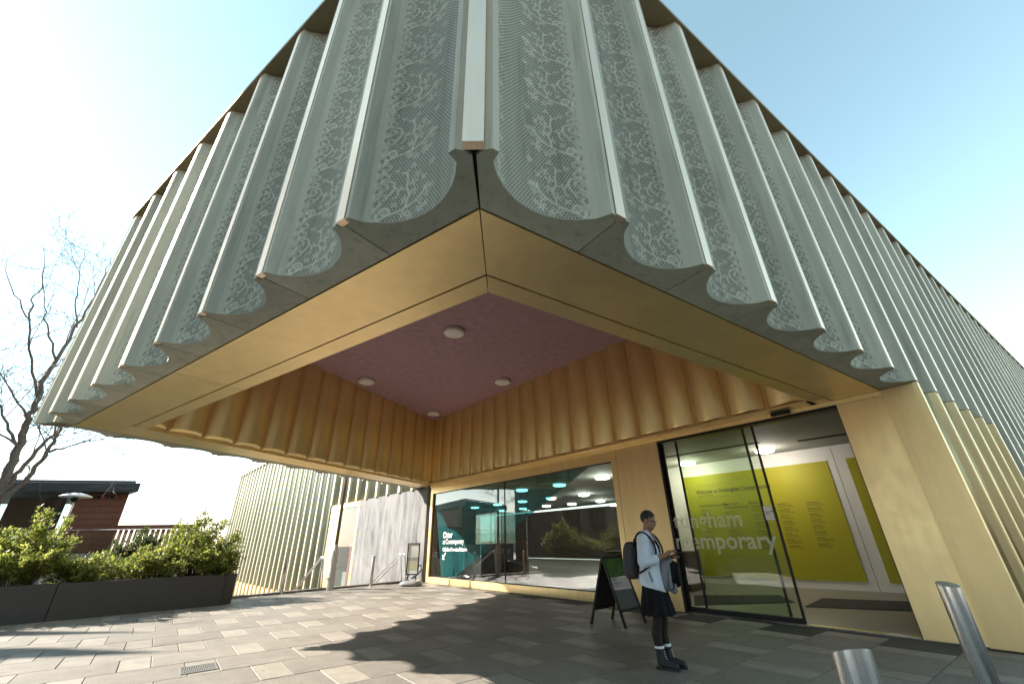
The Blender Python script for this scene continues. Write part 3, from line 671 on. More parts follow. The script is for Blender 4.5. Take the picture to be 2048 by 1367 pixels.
ibox('ceiling_slot', -4.3, -0.6, 3.735, 3.749, -2.3, -2.12, M['slot'])
ibox('ceiling_slot', 0.2, 3.0, 3.735, 3.749, -1.6, -1.42, M['slot'])
# lower walls closing the building on the right side
MB().prism(quad(T + UR * 8.0 + NR * 0.395, T + UR * 45 + NR * 0.395, T + UR * 45 + NR * 0.45, T + UR * 8.0 + NR * 0.45), 0, HT - 0.01).build('inner_wall', M['dark_joint'], gallery)
# ------------------------------------------------------------------ ground
M['terrain'] = simple('terrain', (0.16, 0.15, 0.12), 0.95, var=0.3, scale=0.05)
MB().prism([(-1500, -1500), (1500, -1500), (1500, 1500), (-1500, 1500)], -4.6, -4.2).build('ground', M['terrain'], kind='structure')
m, nt, b = nodes('plaza_base'); L = nt.links
bt = N(nt, 'ShaderNodeTexBrick', i_Scale=1.0); bt.inputs['Brick Width'].default_value = 0.95; bt.inputs['Row Height'].default_value = 0.8; bt.inputs['Mortar Size'].default_value = 0.008
bt.inputs['Color1'].default_value = (0.15, 0.14, 0.125, 1); bt.inputs['Color2'].default_value = (0.21, 0.19, 0.165, 1); bt.inputs['Mortar'].default_value = (0.06, 0.05, 0.045, 1)
mp = N(nt, 'ShaderNodeMapping'); mp.inputs['Rotation'].default_value = (0, 0, R(-36)); tc = N(nt, 'ShaderNodeTexCoord'); L.new(tc.outputs['Object'], mp.inputs[0]); L.new(mp.outputs[0], bt.inputs['Vector']); L.new(bt.outputs[0], b.inputs['Base Color']); b.inputs['Roughness'].default_value = 0.7
M['plaza'] = m
plaza_poly = [tuple(fp(0.4, -0.1)), (-8.75, 13.75), (-24.5, 19.5), (-70, 24), (-70, -70), (70, -70), (70, 30), tuple(T + UR * 45), tuple(T + UR * 45 + NR * 38), tuple(FO + NF * 20), tuple(FO + NF * 2)]
pav = MB().prism(plaza_poly, -4.3, -0.03).build('pavement', M['plaza'], kind='structure')
MB().prism([tuple(fp(0.45, -0.05)), (-8.7, 13.8), (-14.5, 8.0), (-9.0, 1.0), (8.0, 1.0), tuple(T + UR * 16), tuple(wp(0, 0.1)), tuple(wp(tD, 0.1))], -0.029, -0.012).build('jointing_sand', M['sand_bed'], pav)
# paving: alternating broad dark and narrow pale slabs, half-bond rows
PH = R(38.0); pr = Vector((math.cos(PH), math.sin(PH))); pc = Vector((-math.sin(PH), math.cos(PH)))
area = [Vector(p) for p in (fp(0.5, -0.12), (-8.55, 13.72), (-7.75, 12.9), (-14.3, 7.2), (-8.5, 1.2), (8.5, 1.2), T + UR * 15 + NR * -0.1, T + UR * 8 + NR * -0.1, CW + NW * 0.0, DW + NW * 0.0)]
def clip(poly, a, b):
    n = Vector((-(b.y - a.y), b.x - a.x)); out = []
    for i in range(len(poly)):
        p, q = poly[i], poly[(i + 1) % len(poly)]; dp, dq = (p - a).dot(n), (q - a).dot(n)
        if dp >= 0: out.append(p)
        if dp * dq < 0: out.append(p + (q - p) * (dp / (dp - dq)))
    return out
def inside(p, poly):
    c = False
    for i in range(len(poly)):
        a, b_ = poly[i], poly[i - 1]
        if (a.y > p.y) != (b_.y > p.y) and p.x < (b_.x - a.x) * (p.y - a.y) / (b_.y - a.y) + a.x: c = not c
    return c
ROW, BIG, SML, GAP = 0.79, 0.95, 0.33, 0.005
PER = BIG + SML
anchor = Vector((-5.0, 6.65))
rngp = random.Random(11)
slabs = []
GR = [gp(363, 1326), gp(419, 1320), gp(432, 1346), gp(374, 1357)]
gc = sum((p.xy for p in GR), Vector((0, 0))) / 4
def proj(p):
    d = Vector((p[0], p[1], (p[2] if len(p) > 2 else 0) - CAM_H)); w = d.dot(CF)
    return (1024 + FPX * d.dot(CR) / w, 683.5 - FPX * d.dot(CU) / w, w)
for j in range(-10, 20):
    off = (j % 2) * 0.635 + rngp.uniform(-0.03, 0.03)
    for i in range(-14, 16):
        for (x0, wd, kind_) in ((SML / 2, BIG, 0), (-SML / 2, SML, 1)):
            xa = i * PER + off + x0; ya = (j - 0.5) * ROW
            rect = [anchor + pr * (xa + GAP) + pc * (ya + GAP), anchor + pr * (xa + wd - GAP) + pc * (ya + GAP), anchor + pr * (xa + wd - GAP) + pc * (ya + ROW - GAP), anchor + pr * (xa + GAP) + pc * (ya + ROW - GAP)]
            cen = sum(rect, Vector((0, 0))) / 4
            if not inside(cen, area) and not any(inside(q, area) for q in rect): continue
            poly = rect
            if not all(inside(q, area) for q in rect):
                # trim on the two straight borders: window wall and step line
                poly = clip(poly, CW + UW * 20, CW - UW * 20) if (cen - CW).dot(NW) > -1.2 else poly
                poly = clip(poly, Vector(area[1]), Vector(area[0])) if False else poly
                poly = clip(poly, Vector((-8.55, 13.72)), Vector(area[0])) if cen.y > 12 and cen.x < -2 and False else poly
                if (cen - CW).dot(NW) > 0.3: continue
            if len(poly) < 3: continue
            px, py, w_ = proj((cen.x, cen.y, 0))
            vis = w_ > 0.3 and -60 < px < 2110 and py < 1440
            size = (1 / w_ ** 2 if vis else 0)
            slabs.append((size, poly, kind_, cen))
slabs.sort(key=lambda s: -s[0])
cache = {}
rest = MB()
for n_, (size, poly, kind_, cen) in enumerate(slabs):
    dz = rngp.uniform(-0.003, 0.002)
    if n_ < 300 and size > 0:
        loc = [(q.x - cen.x, q.y - cen.y) for q in poly]
        key = (kind_, tuple(round(c, 3) for q in loc for c in q))
        if key not in cache:
            mb = MB()
            n = len(loc); ins = 0.004
            cx_ = sum(q[0] for q in loc) / n; cy_ = sum(q[1] for q in loc) / n
            mb.v = [(x, y, -0.03) for x, y in loc] + [(x, y, -0.003) for x, y in loc] + [(x + (cx_ - x) * 0.012, y + (cy_ - y) * 0.012, 0.0) for x, y in loc]
            mb.f = [(i, (i + 1) % n, n + (i + 1) % n, n + i) for i in range(n)] + [(n + i, n + (i + 1) % n, 2 * n + (i + 1) % n, 2 * n + i) for i in range(n)] + [tuple(range(2 * n, 3 * n))]
            mb.m = [0] * len(mb.f)
            cache[key] = mb.mesh('slab', M['slab_light'] if kind_ else M['slab_dark'])
        o = link_mesh('paving_slab', cache[key], pav); o.location = (cen.x, cen.y, dz)
        o.rotation_euler = (rngp.uniform(-0.002, 0.002), rngp.uniform(-0.002, 0.002), 0)
    else:
        rest.prism([tuple(q) for q in poly], -0.03, dz - 0.001, kind_)
rest.build('paving_slabs', [M['slab_dark'], M['slab_light']], pav, kind='stuff')

# floor drain
dr = empty('floor_drain', (gc.x, gc.y, 0.004), R(38.0), label='small square steel drain grate set in the paving at lower left', cat='drain')
fr = MB()
S_ = 0.36
for s in (-1, 1): fr.box((s * S_ / 2, 0, 0), (0.02, S_ + 0.02, 0.008)); fr.box((0, s * S_ / 2, 0), (S_ - 0.02, 0.02, 0.008))
M['grate'] = simple('cast_grate', (0.20, 0.19, 0.18), 0.6, metal=0.4)
fr.build('frame', M['grate'], dr)
MB().box((0, 0, -0.003), (S_ - 0.02, S_ - 0.02, 0.003)).build('sump', M['dark_joint'], dr)
barm = MB().box((0, 0, 0.001), (0.008, S_ - 0.03, 0.006)).mesh('bar', M['grate'])
for i in range(18): link_mesh('bar', barm, dr).location = (-0.155 + i * 0.31 / 17, 0, 0)
barm2 = MB().box((0, 0, 0.0), (S_ - 0.03, 0.005, 0.004)).mesh('cross_bar', M['grate'])
for i in range(9): link_mesh('cross_bar', barm2, dr).location = (0, -0.15 + i * 0.3 / 8, 0)

# ------------------------------------------------------------------ kerb at the step head, steps down
k0, k1 = Vector((-8.5, 13.72)), fp(0.6, -0.14)
kd = (k1 - k0).normalized(); kn = Vector((-kd.y, kd.x))
kl = (k1 - k0).length
for i in range(6):
    a, b_ = k0 + kd * (kl * i / 6 + 0.004), k0 + kd * (kl * (i + 1) / 6 - 0.004)
    MB().prism(quad(a, b_, b_ + kn * 0.32, a + kn * 0.32), -0.2, 0.055).build('kerb_stone', M['slab_dark'], pav, bevel=0.008)
stp = MB()
for i in range(22):
    z = -0.18 * (i + 1)
    a = k0 + kn * (0.32 + 0.34 * i); b_ = k1 + kn * (0.32 + 0.34 * i)
    stp.prism(quad(a, b_, b_ + kn * 0.36, a + kn * 0.36), -4.3, z)
stp.build('steps', M['slab_dark'], kind='structure')

# ------------------------------------------------------------------ planter
pA, pB = Vector((-7.72, 12.52)), Vector((-10.02, 10.31)); pC = Vector((-14.4, 6.55)); pE = Vector((-7.66, 12.86))
planter = empty('planter_wall', (pA.x, pA.y, 0), label='long low black granite planter wall full of green shrubs', cat='planter')
def pl(poly, z0, z1, name, mat, **k):
    return MB().prism([(q[0] - pA.x, q[1] - pA.y) for q in poly], z0, z1).build(name, mat, planter, **k)
pn = Vector((-(pA - pB).y, (pA - pB).x)).normalized(); pd = (pA - pB).normalized()
pn2 = Vector((-(pB - pC).y, (pB - pC).x)).normalized(); pd2 = (pB - pC).normalized()
G_ = 0.006
back = 0.30
pl(quad(pA - pd * G_, pB + pd * G_, pB + pd * G_ + pn * back, pA - pd * G_ + pn * back), -0.01, 0.70, 'granite_block', M['planter'], bevel=0.008)
pl(quad(pB - pd2 * G_, pC, pC + pn2 * back, pB - pd2 * G_ + pn2 * back), -0.01, 0.70, 'granite_block', M['planter'], bevel=0.008)
pl(quad(pA, pE, pE + Vector((-0.8, 0.75)), pA + Vector((-0.75, 0.55))), -0.01, 0.70, 'granite_block', M['planter'], bevel=0.008)
M['soil'] = simple('soil', (0.05, 0.035, 0.022), 0.95, var=0.4, scale=30)
pl(quad(pA + pn * 0.29, pB + pn * 0.29, pC + pn2 * 0.29, pC + Vector((-1.5, 3.0)), Vector((-9.2, 14.6))), 0.0, 0.58, 'soil', M['soil'])

# ------------------------------------------------------------------ foliage
def leaf_mat(name, c0, c1, c2):
    m, nt, b = nodes(name); L = nt.links
    g = N(nt, 'ShaderNodeNewGeometry')
    c = ramp(nt, g.outputs['Random Per Island'], [(0.0, c0), (0.55, c1), (1.0, c2)])
    L.new(c, b.inputs['Base Color']); b.inputs['Roughness'].default_value = 0.45; b.inputs['Specular IOR Level'].default_value = 0.4
    tr = N(nt, 'ShaderNodeBsdfTranslucent'); L.new(c, tr.inputs[0]); mx = N(nt, 'ShaderNodeMixShader'); mx.inputs[0].default_value = 0.58
    L.new(b.outputs[0], mx.inputs[1]); L.new(tr.outputs[0], mx.inputs[2]); L.new(mx.outputs[0], nt.nodes['Material Output'].inputs[0])
    return m
M['leaf'] = leaf_mat('shrub_leaf', (0.085, 0.125, 0.025), (0.24, 0.275, 0.05), (0.40, 0.385, 0.10))
M['leaf_dark'] = leaf_mat('dark_leaf', (0.028, 0.05, 0.014), (0.06, 0.09, 0.022), (0.12, 0.13, 0.04))
M['bark'] = simple('shrub_bark', (0.09, 0.06, 0.04), 0.9, var=0.3, scale=20)
def shrub(loc, rx, ry, hgt, nleaf, label, seed, leaf=0.05, mat='leaf', nst=26, spike=0.25):
    rng = random.Random(seed); root = empty('shrub', loc, label=label, cat='shrub', group='shrubs in the granite planter')
    st = MB(); tips = []
    for i in range(nst):
        a = rng.random() * 6.283; rr = math.sqrt(rng.random())
        e = Vector((math.cos(a) * rr * rx, math.sin(a) * rr * ry, hgt * (1 - 0.55 * rr * rr) * rng.uniform(0.7, 1.08)))
        p0 = Vector((math.cos(a) * rr * rx * 0.25, math.sin(a) * rr * ry * 0.25, 0))
        mid = p0.lerp(e, 0.5) + Vector((rng.uniform(-.1, .1), rng.uniform(-.1, .1), 0.12 * hgt))
        pts = [p0, p0.lerp(mid, 0.5) + Vector((rng.uniform(-.04, .04), rng.uniform(-.04, .04), 0)), mid, mid.lerp(e, 0.5) + Vector((rng.uniform(-.05, .05), rng.uniform(-.05, .05), 0.03)), e]
        st.tube(pts, [0.016, 0.013, 0.010, 0.007, 0.003], 5)
        for k in range(9):
            t = rng.uniform(0.25, 1.0); seg = min(3, int(t * 4)); q = pts[seg].lerp(pts[seg + 1], t * 4 - seg)
            d = Vector((rng.gauss(0, 1), rng.gauss(0, 1), rng.gauss(0.35, 0.8))).normalized() * rng.uniform(0.1, 0.34)
            st.tube([q, q + d * 0.5 + Vector((0, 0, .02)), q + d], [0.005, 0.004, 0.002], 4)
            tips.append((q, q + d))
        tips.append((pts[3], e + (e - pts[3]) * spike))
    st.build('stems', M['bark'], root)
    V = []; F = []
    for i in range(nleaf):
        a_, b_ = tips[rng.randrange(len(tips))]
        p = a_.lerp(b_, rng.uniform(0.1, 1.05)) + Vector((rng.gauss(0, .035), rng.gauss(0, .035), rng.gauss(0, .035)))
        ax = (b_ - a_).normalized() * 0.6 + Vector((rng.gauss(0, .6), rng.gauss(0, .6), rng.gauss(0.25, .5))); ax.normalize()
        sd = ax.cross(Vector((rng.gauss(0, .5), rng.gauss(0, .5), 1))); sd.normalize(); up = sd.cross(ax)
        l = leaf * rng.uniform(0.65, 1.4); w = l * rng.uniform(0.19, 0.27)
        o = len(V)
        V += [p, p + ax * l * 0.45 + sd * w - up * w * 0.3, p + ax * l, p + ax * l * 0.45 - sd * w - up * w * 0.3, p + ax * l * 0.5 + up * 0.0]
        F += [(o, o + 1, o + 4), (o + 1, o + 2, o + 4), (o + 2, o + 3, o + 4), (o + 3, o, o + 4)]
    MB().add(V, F).build('foliage', M[mat], root)
    return root
def bed(px, py, d): p = at(px, py, d); return (p.x, p.y, 0.5)
shrub(bed(385, 1140, 16.2), 1.15, 1.0, 1.75, 13000, 'tall dense shrub at the right end of the planter, beside the fluted wing', 1, 0.07, nst=44)
shrub(bed(425, 1145, 15.3), 0.62, 0.6, 0.95, 7000, 'compact shrub low at the right-hand corner of the planter', 2, 0.075)
shrub(bed(310, 1150, 15.2), 0.95, 0.7, 0.95, 7000, 'low spreading shrub just left of the tallest one in the planter', 3, 0.075, nst=32)
shrub(bed(262, 1130, 16.8), 0.55, 0.5, 1.45, 3500, 'dark thin shrub in front of the slatted timber screen', 4, 0.085, 'leaf_dark', nst=14, spike=0.5)
shrub(bed(180, 1155, 15.1), 1.05, 0.7, 0.80, 5500, 'low shrub with arching shoots in the middle of the planter, under the street lamp', 5, 0.075, nst=28, spike=0.55)
shrub(bed(40, 1150, 15.3), 1.15, 0.85, 1.5, 8500, 'broad leafy shrub at the left edge of the picture, below the bare tree', 6, 0.09, nst=34, spike=0.5)
shrub((-12.2, 10.2, 0.5), 1.2, 0.9, 1.3, 8000, 'broad leafy shrub left of the picture, mirrored in the window', 7, 0.09, nst=30, spike=0.4)

# ------------------------------------------------------------------ bare tree
m, nt, b = nodes('tree_bark'); L = nt.links
n1 = N(nt, 'ShaderNodeTexNoise', i_Scale=9.0, i_Detail=8.0); L.new(coords(nt, (1, 1, 3.0)), n1.inputs['Vector'])
L.new(ramp(nt, n1.outputs[0], [(0.3, (0.06, 0.046, 0.04)), (0.7, (0.20, 0.16, 0.13))]), b.inputs['Base Color']); b.inputs['Roughness'].default_value = 0.85
bp = N(nt, 'ShaderNodeBump', i_Strength=0.5, i_Distance=0.02); L.new(n1.outputs[0], bp.inputs['Height']); L.new(bp.outputs[0], b.inputs['Normal'])
M['tree_bark'] = m
TD = 26.0
base = at(-34, 1100, TD)
tree = empty('bare_tree', (base.x, base.y, 0.3), label='leafless multi-stemmed tree rising behind the canopy at the left', cat='tree')
tb = Vector((base.x, base.y, 0.3))
rt = random.Random(21)
def rel(p): return Vector(p) - tb
def sp(pts, n=4):
    """smooth the control points"""
    out = []
    for i in range(len(pts) - 1):
        p0, p1, p2, p3 = pts[max(i - 1, 0)], pts[i], pts[i + 1], pts[min(i + 2, len(pts) - 1)]
        for k in range(n):
            t = k / n
            out.append(0.5 * ((2 * p1) + (p2 - p0) * t + (2 * p0 - 5 * p1 + 4 * p2 - p3) * t * t + (3 * p1 - p0 - 3 * p2 + p3) * t ** 3))
    out.append(pts[-1]); return out
limbs = [
  ([(-20, 1010, 0), (16, 943, 0), (35, 894, 0), (56, 838, .1), (75, 796, .2), (112, 719, .3), (154, 655, .5), (196, 578, .6), (222, 515, .7)], 0.165, 0.016),
  ([(-10, 1000, 0), (26, 962, .1), (70, 903, .5), (116, 859, 1.0), (165, 800, 1.5), (215, 735, 2.0), (260, 660, 2.4)], 0.10, 0.014),
  ([(-6, 1005, 0), (56, 957, -.1), (98, 901, -.1), (119, 862, 0.2), (150, 820, .8), (200, 750, 1.4), (240, 640, 1.8)], 0.095, 0.013),
  ([(35, 894, 0), (14, 848, -.3), (-12, 790, -.6), (-40, 720, -.9)], 0.06, 0.012),
  ([(75, 796, .2), (60, 700, .0), (62, 610, -.2), (86, 565, -.2), (88, 485, -.2)], 0.05, 0.008),
  ([(56, 838, .1), (20, 780, .4), (-20, 715, .7)], 0.045, 0.01),
  ([(112, 719, .3), (98, 660, .2), (90, 600, .5), (88, 540, .6)], 0.045, 0.007),
  ([(154, 655, .5), (152, 600, .3), (160, 545, .2), (178, 482, .2)], 0.035, 0.006),
  ([(98, 903, -.1), (165, 884, -.6), (205, 868, -.8), (260, 872, -1.0)], 0.035, 0.007),
  ([(98, 905, -.1), (190, 880, .5), (220, 885, .8), (290, 910, 1.0)], 0.02, 0.004),
  ([(35, 894, 0), (5, 868, -.6), (-25, 850, -1.0)], 0.05, 0.012),
  ([(62, 640, -.1), (30, 590, .1), (12, 540, .3), (16, 515, .3)], 0.03, 0.006),
]
br = MB(); tw = MB(); nodes_ = []
trunk = MB()
trunk.tube(sp([Vector((0, 0, -3.0)), Vector((0.02, 0, 0.2)), rel(at(-20, 1010, TD))]), np.linspace(0.38, 0.27, 9).tolist(), 12)
trunk.build('trunk', M['tree_bark'], tree, smooth=True)
for pts, r0, r1 in limbs:
    P = sp([rel(at(x, y, TD + dd)) for x, y, dd in pts], 5)
    for q in P[1:-1]: q += Vector((rt.gauss(0, .035), rt.gauss(0, .035), rt.gauss(0, .035)))
    rr = np.linspace(r0 * 1.05, r1 * 0.9, len(P)).tolist()
    MB().tube(P, rr, 9).build('limb', M['tree_bark'], tree, smooth=True)
    for i in range(len(P) // 4, len(P) - 1): nodes_.append((P[i], (P[i + 1] - P[i - 1]).normalized(), rr[i]))
def grow(p, d, r, ln, depth):
    pts = [p]; q = Vector(p); dd = Vector(d); n = 6
    for k in range(n):
        dd = (dd + Vector((rt.gauss(0, .16), rt.gauss(0, .16), rt.gauss(0.05, .13)))).normalized(); q = q + dd * ln / n; pts.append(Vector(q))
    (br if depth < 2 else tw).tube(pts, np.linspace(r, max(r * .35, .006), n + 1).tolist(), 5 if depth < 2 else 3)
    if depth >= 3: return
    for k in range({0: 7, 1: 6, 2: 4}[depth]):
        t = rt.uniform(0.2, 1.0); i = min(n - 1, int(t * n)); b0 = pts[i].lerp(pts[i + 1], t * n - i)
        side = Vector((rt.gauss(0, 1), rt.gauss(0, 1), rt.gauss(0.15, .7))).normalized()
        nd = (dd * 0.55 + side * 0.8).normalized()
        grow(b0, nd, max(r * 0.55, .008), ln * rt.uniform(0.35, 0.62), depth + 1)
for k in range(58):
    p, d, r = nodes_[rt.randrange(len(nodes_))]
    side = Vector((rt.gauss(0, 1), rt.gauss(0, 1), rt.gauss(0.3, .6))).normalized()
    grow(p, (d * 0.5 + side * 0.9).normalized(), min(r * 0.45, 0.024), rt.uniform(1.5, 3.2), 1)
br.build('branches', M['tree_bark'], tree); tw.build('twigs', M['tree_bark'], tree, kind='stuff')

# ------------------------------------------------------------------ bollards, lamp column, handrails
M['grey_paint'] = simple('grey_paint', (0.60, 0.56, 0.52), 0.5, var=0.08)
def bollard(loc, r, h, label, slant=0.0, mat='steel', group=None, cap=None):
    root = empty('bollard', loc, label=label, cat='bollard', group=group)
    n = 40; mb = MB(); V = []
    for z in (0.0, h):
        for k in range(n):
            a = 2 * math.pi * k / n; x, y = math.cos(a) * r, math.sin(a) * r
            V.append((x, y, z + (slant * (y / r) * r if z else 0)))
    mb.add(V, [(k, (k + 1) % n, n + (k + 1) % n, n + k) for k in range(n)] + [tuple(range(n))[::-1]]).build('post', M[mat], root, smooth=True)
    top = [(x * 0.999, y * 0.999, z + 0.0015) for x, y, z in V[n:]]; low = [(x, y, z - 0.004) for x, y, z in V[n:]]
    MB().add(low + top, [tuple(range(n, 2 * n))] + [(k, (k + 1) % n, n + (k + 1) % n, n + k) for k in range(n)]).build('cap', cap or M[mat], root)
    MB().lathe([(r + 0.03, 0.0), (r + 0.03, 0.006), (r + 0.002, 0.008)], 32).build('base_collar', M[mat], root)
    return root
M['steel_cap'] = simple('polished_cap', (0.50, 0.58, 0.58), 0.2, metal=1.0, var=0.06)
p = gp(1895, 1168, 1.10); bollard((p.x, p.y, 0), 0.047, 1.10, 'tall brushed steel bollard at the right edge in front of the gold pier', 0.25, 'brushed', cap=M['steel_cap'])
p = gp(1702, 1303, 1.02); bollard((p.x, p.y, 0), 0.053, 1.02, 'nearest brushed steel bollard cut off by the bottom edge of the picture', -0.35, 'brushed', cap=M['steel_cap'])
p = gp(562, 1187); bollard((p.x, p.y, 0), 0.055, 0.96, 'slim dark steel bollard at the step head, between planter and lamp column', 0.0, 'steel')
p = gp(741, 1173); bollard((p.x, p.y, 0), 0.055, 0.98, 'slim steel bollard in front of the stained grey wall', 0.0, 'grey_paint')
p = gp(659, 1179)
col = empty('lamp_column', (p.x, p.y, 0), label='pale grey lamp column with a thick foot at the step head', cat='lamp column')
MB().lathe([(0.115, 0.0), (0.115, 1.18), (0.10, 1.22), (0.06, 1.36)], 20).build('foot', M['grey_paint'], col, smooth=False)
MB().lathe([(0.055, 1.36), (0.045, 4.0), (0.035, 5.2)], 14).build('shaft', simple('bronze_paint', (0.16, 0.12, 0.09), 0.5), col, smooth=True)
lk = MB().box((-0.07, -0.10, 0.34), (0.10, 0.05, 0.04)); lk.tube([(-0.12, -0.12, 0.28), (-0.10, -0.14, 0.33), (-0.05, -0.13, 0.36)], 0.012, 6); lk.build('hasp', M['steel'], col)
def handrail(px, py, label, dy=0.18):
    h0 = gp(px, py, -0.02); root = empty('handrail', (h0.x, h0.y, -0.05), label=label, cat='handrail', group='handrails at the step head')
    dn = Vector((UF.x, UF.y, -0.50)).normalized()
    for s in (0, 1):
        o = Vector((NF.x, NF.y, 0)) * (-dy * s)
        foot = o + Vector((0, 0, 0)); top = o + Vector((UF.x * 0.28, UF.y * 0.28, 1.02))
        a = [foot, foot.lerp(top, 0.5), top - Vector((UF.x * .03, UF.y * .03, 0.08)), top + Vector((0, 0, 0.0)), top + Vector((UF.x * .14, UF.y * .14, 0.01)), top + Vector((UF.x * .25, UF.y * .25, -0.06)), top + Vector((UF.x * .25, UF.y * .25, -0.06)) + dn * 3.4]
        MB().tube(a, 0.022, 10).build('rail', M['steel'], root, smooth=True)
        q = a[-1]; MB().tube([q, q + Vector((0, 0, -1.1))], 0.022, 10).build('post', M['steel'], root, smooth=True)
    return root
handrail(812, 1166, 'bent steel handrail pair in front of the stained grey wall')
handrail(643, 1180, 'bent steel handrail just left of the lamp column', 0.06)

# ------------------------------------------------------------------ totem sign on a ballast base
p = gp(822, 1171)
tot = empty('pavement_sign', (p.x, p.y, 0), R(-8), label='narrow white poster sign on a grey ballast base by the window corner', cat='sign')
M['plastic'] = simple('grey_plastic', (0.22, 0.22, 0.22), 0.4)
bm = MB(); prof = [(0.36, 0.02), (0.40, 0.05), (0.39, 0.10), (0.30, 0.17), (0.12, 0.21), (0.0, 0.215)]
V = []; n = 20
for r_, z in prof:
    for k in range(n):
        a = 2 * math.pi * k / n; cx_, sx_ = math.cos(a), math.sin(a)
        V.append((math.copysign(abs(cx_) ** 0.55, cx_) * r_, math.copysign(abs(sx_) ** 0.55, sx_) * r_ * 0.75, z))
F = [(i * n + k, i * n + (k + 1) % n, (i + 1) * n + (k + 1) % n, (i + 1) * n + k) for i in range(len(prof) - 1) for k in range(n)] + [tuple(range(n))[::-1]]
bm.add(V, F).build('ballast_base', M['plastic'], tot, smooth=True)
for s in (-1, 1): MB().tube([(s * 0.15, 0, 0.15), (s * 0.15, 0, 0.36)], 0.022, 8).build('spring_foot', M['black_metal'], tot)
fw, fh = 0.46, 1.02
for s in (-1, 1):
    MB().box((s * (fw / 2 - 0.0175), 0, 0.34 + fh / 2), (0.035, 0.04, fh)).build('frame', M['black_metal'], tot)
    MB().box((0, 0, 0.34 + fh / 2 + s * (fh / 2 - 0.0175)), (fw - 0.072, 0.04, 0.035)).build('frame', M['black_metal'], tot)
pst = MB().box((0, 0, 0.34 + fh / 2), (fw - 0.071, 0.02, fh - 0.071)).build('poster', simple('poster_paper', (0.84, 0.82, 0.76), 0.5, var=0.02), tot)
MB().box((0, -0.0115, 0.62), (fw - 0.10, 0.001, 0.28)).build('poster_band', simple('poster_cream', (0.62, 0.60, 0.40), 0.5), pst)
MB().box((0, -0.0115, 0.84), (fw - 0.10, 0.001, 0.12)).build('poster_picture', simple('poster_grey', (0.42, 0.43, 0.42), 0.5, var=0.3, scale=12), pst)

# ------------------------------------------------------------------ A-board
aL, aR2, aB = gp(1183, 1247), gp(1252, 1256), gp(1227, 1224)
ab_dir = (aR2 - aL); 
ab = empty('sandwich_board', (aL.x, aL.y, 0), label='black framed A-shaped sandwich board standing behind the waiting person', cat='sign')
apexL = at(1200, 1106, math.hypot(aL.x, aL.y) + 0.15); 
# two hinged panels: the seen leaf leans back from its feet (right), the other from the left
wdir = Vector((0.72, 0.69, 0)).normalized()            # width of the boards, going away
WB = 0.64
f1a = Vector((aR2.x, aR2.y, 0)); f1b = f1a + wdir * WB
f2a = Vector((aL.x, aL.y, 0)); f2b = f2a + wdir * WB
mid = (f1a + f2a) / 2; topA = Vector((mid.x, mid.y, 1.06)) + wdir * 0.02; topB = topA + wdir * (WB - 0.04)
def rb(v): return Vector(v) - Vector((aL.x, aL.y, 0))
def leaf(fa, fb, ta, tb_, name, facemat, sgn):
    root = MB()
    out = []
    nrm = (fb - fa).cross(ta - fa).normalized()
    lo, hi = 0.22, 0.985
    for (a, b_) in ((fa, ta), (fb, tb_)): out.append(MB().beam(rb(a), rb(b_), 0.035, 0.035, up=nrm).build('frame_leg', M['black_metal'], ab))
    for t in (lo, hi): out.append(MB().beam(rb(fa.lerp(ta, t)), rb(fb.lerp(tb_, t)), 0.034, 0.034, up=nrm).build('frame_rail', M['black_metal'], ab))
    def panel(t0, t1, nm, mat, w0=0.03, w1=0.97, off=0.0):
        P = [fa.lerp(ta, t0).lerp(fb.lerp(tb_, t0), w0), fa.lerp(ta, t0).lerp(fb.lerp(tb_, t0), w1), fa.lerp(ta, t1).lerp(fb.lerp(tb_, t1), w1), fa.lerp(ta, t1).lerp(fb.lerp(tb_, t1), w0)]
        V = [rb(q + nrm * (off + 0.004)) for q in P] + [rb(q + nrm * (off - 0.004)) for q in P]
        return MB().add(V, [(0, 1, 2, 3), (7, 6, 5, 4), (0, 4, 5, 1), (1, 5, 6, 2), (2, 6, 7, 3), (3, 7, 4, 0)]).build(nm, mat, ab)
    return panel, nrm
pan1, n1_ = leaf(f1a, f1b, topA, topB, 'front', None, 1)
m, nt, b = nodes('board_pattern'); L = nt.links
wv = N(nt, 'ShaderNodeTexWave', i_Scale=9.0, i_Distortion=3.0); wv.bands_direction = 'DIAGONAL'; L.new(coords(nt, (1, 1, 1)), wv.inputs['Vector'])
L.new(ramp(nt, wv.outputs[0], [(0.4, (0.05, 0.055, 0.055)), (0.8, (0.16, 0.17, 0.17))]), b.inputs['Base Color']); b.inputs['Roughness'].default_value = 0.3
pan1(0.235, 0.50, 'board_print', m); pan1(0.505, 0.685, 'board_notice', simple('pinkish_paper', (0.50, 0.43, 0.44), 0.5)); 
m2 = leaf_mat('moss', (0.03, 0.07, 0.015), (0.05, 0.12, 0.02), (0.08, 0.16, 0.03)) if False else simple('green_picture', (0.035, 0.11, 0.02), 0.35, var=0.5, scale=14)
pan1(0.69, 0.97, 'board_picture', m2)
pan2, n2_ = leaf(f2a, f2b, topA - wdir * 0, topB, 'rear', None, -1)
pan2(0.235, 0.97, 'board_back', simple('dark_board', (0.03, 0.029, 0.03), 0.5))

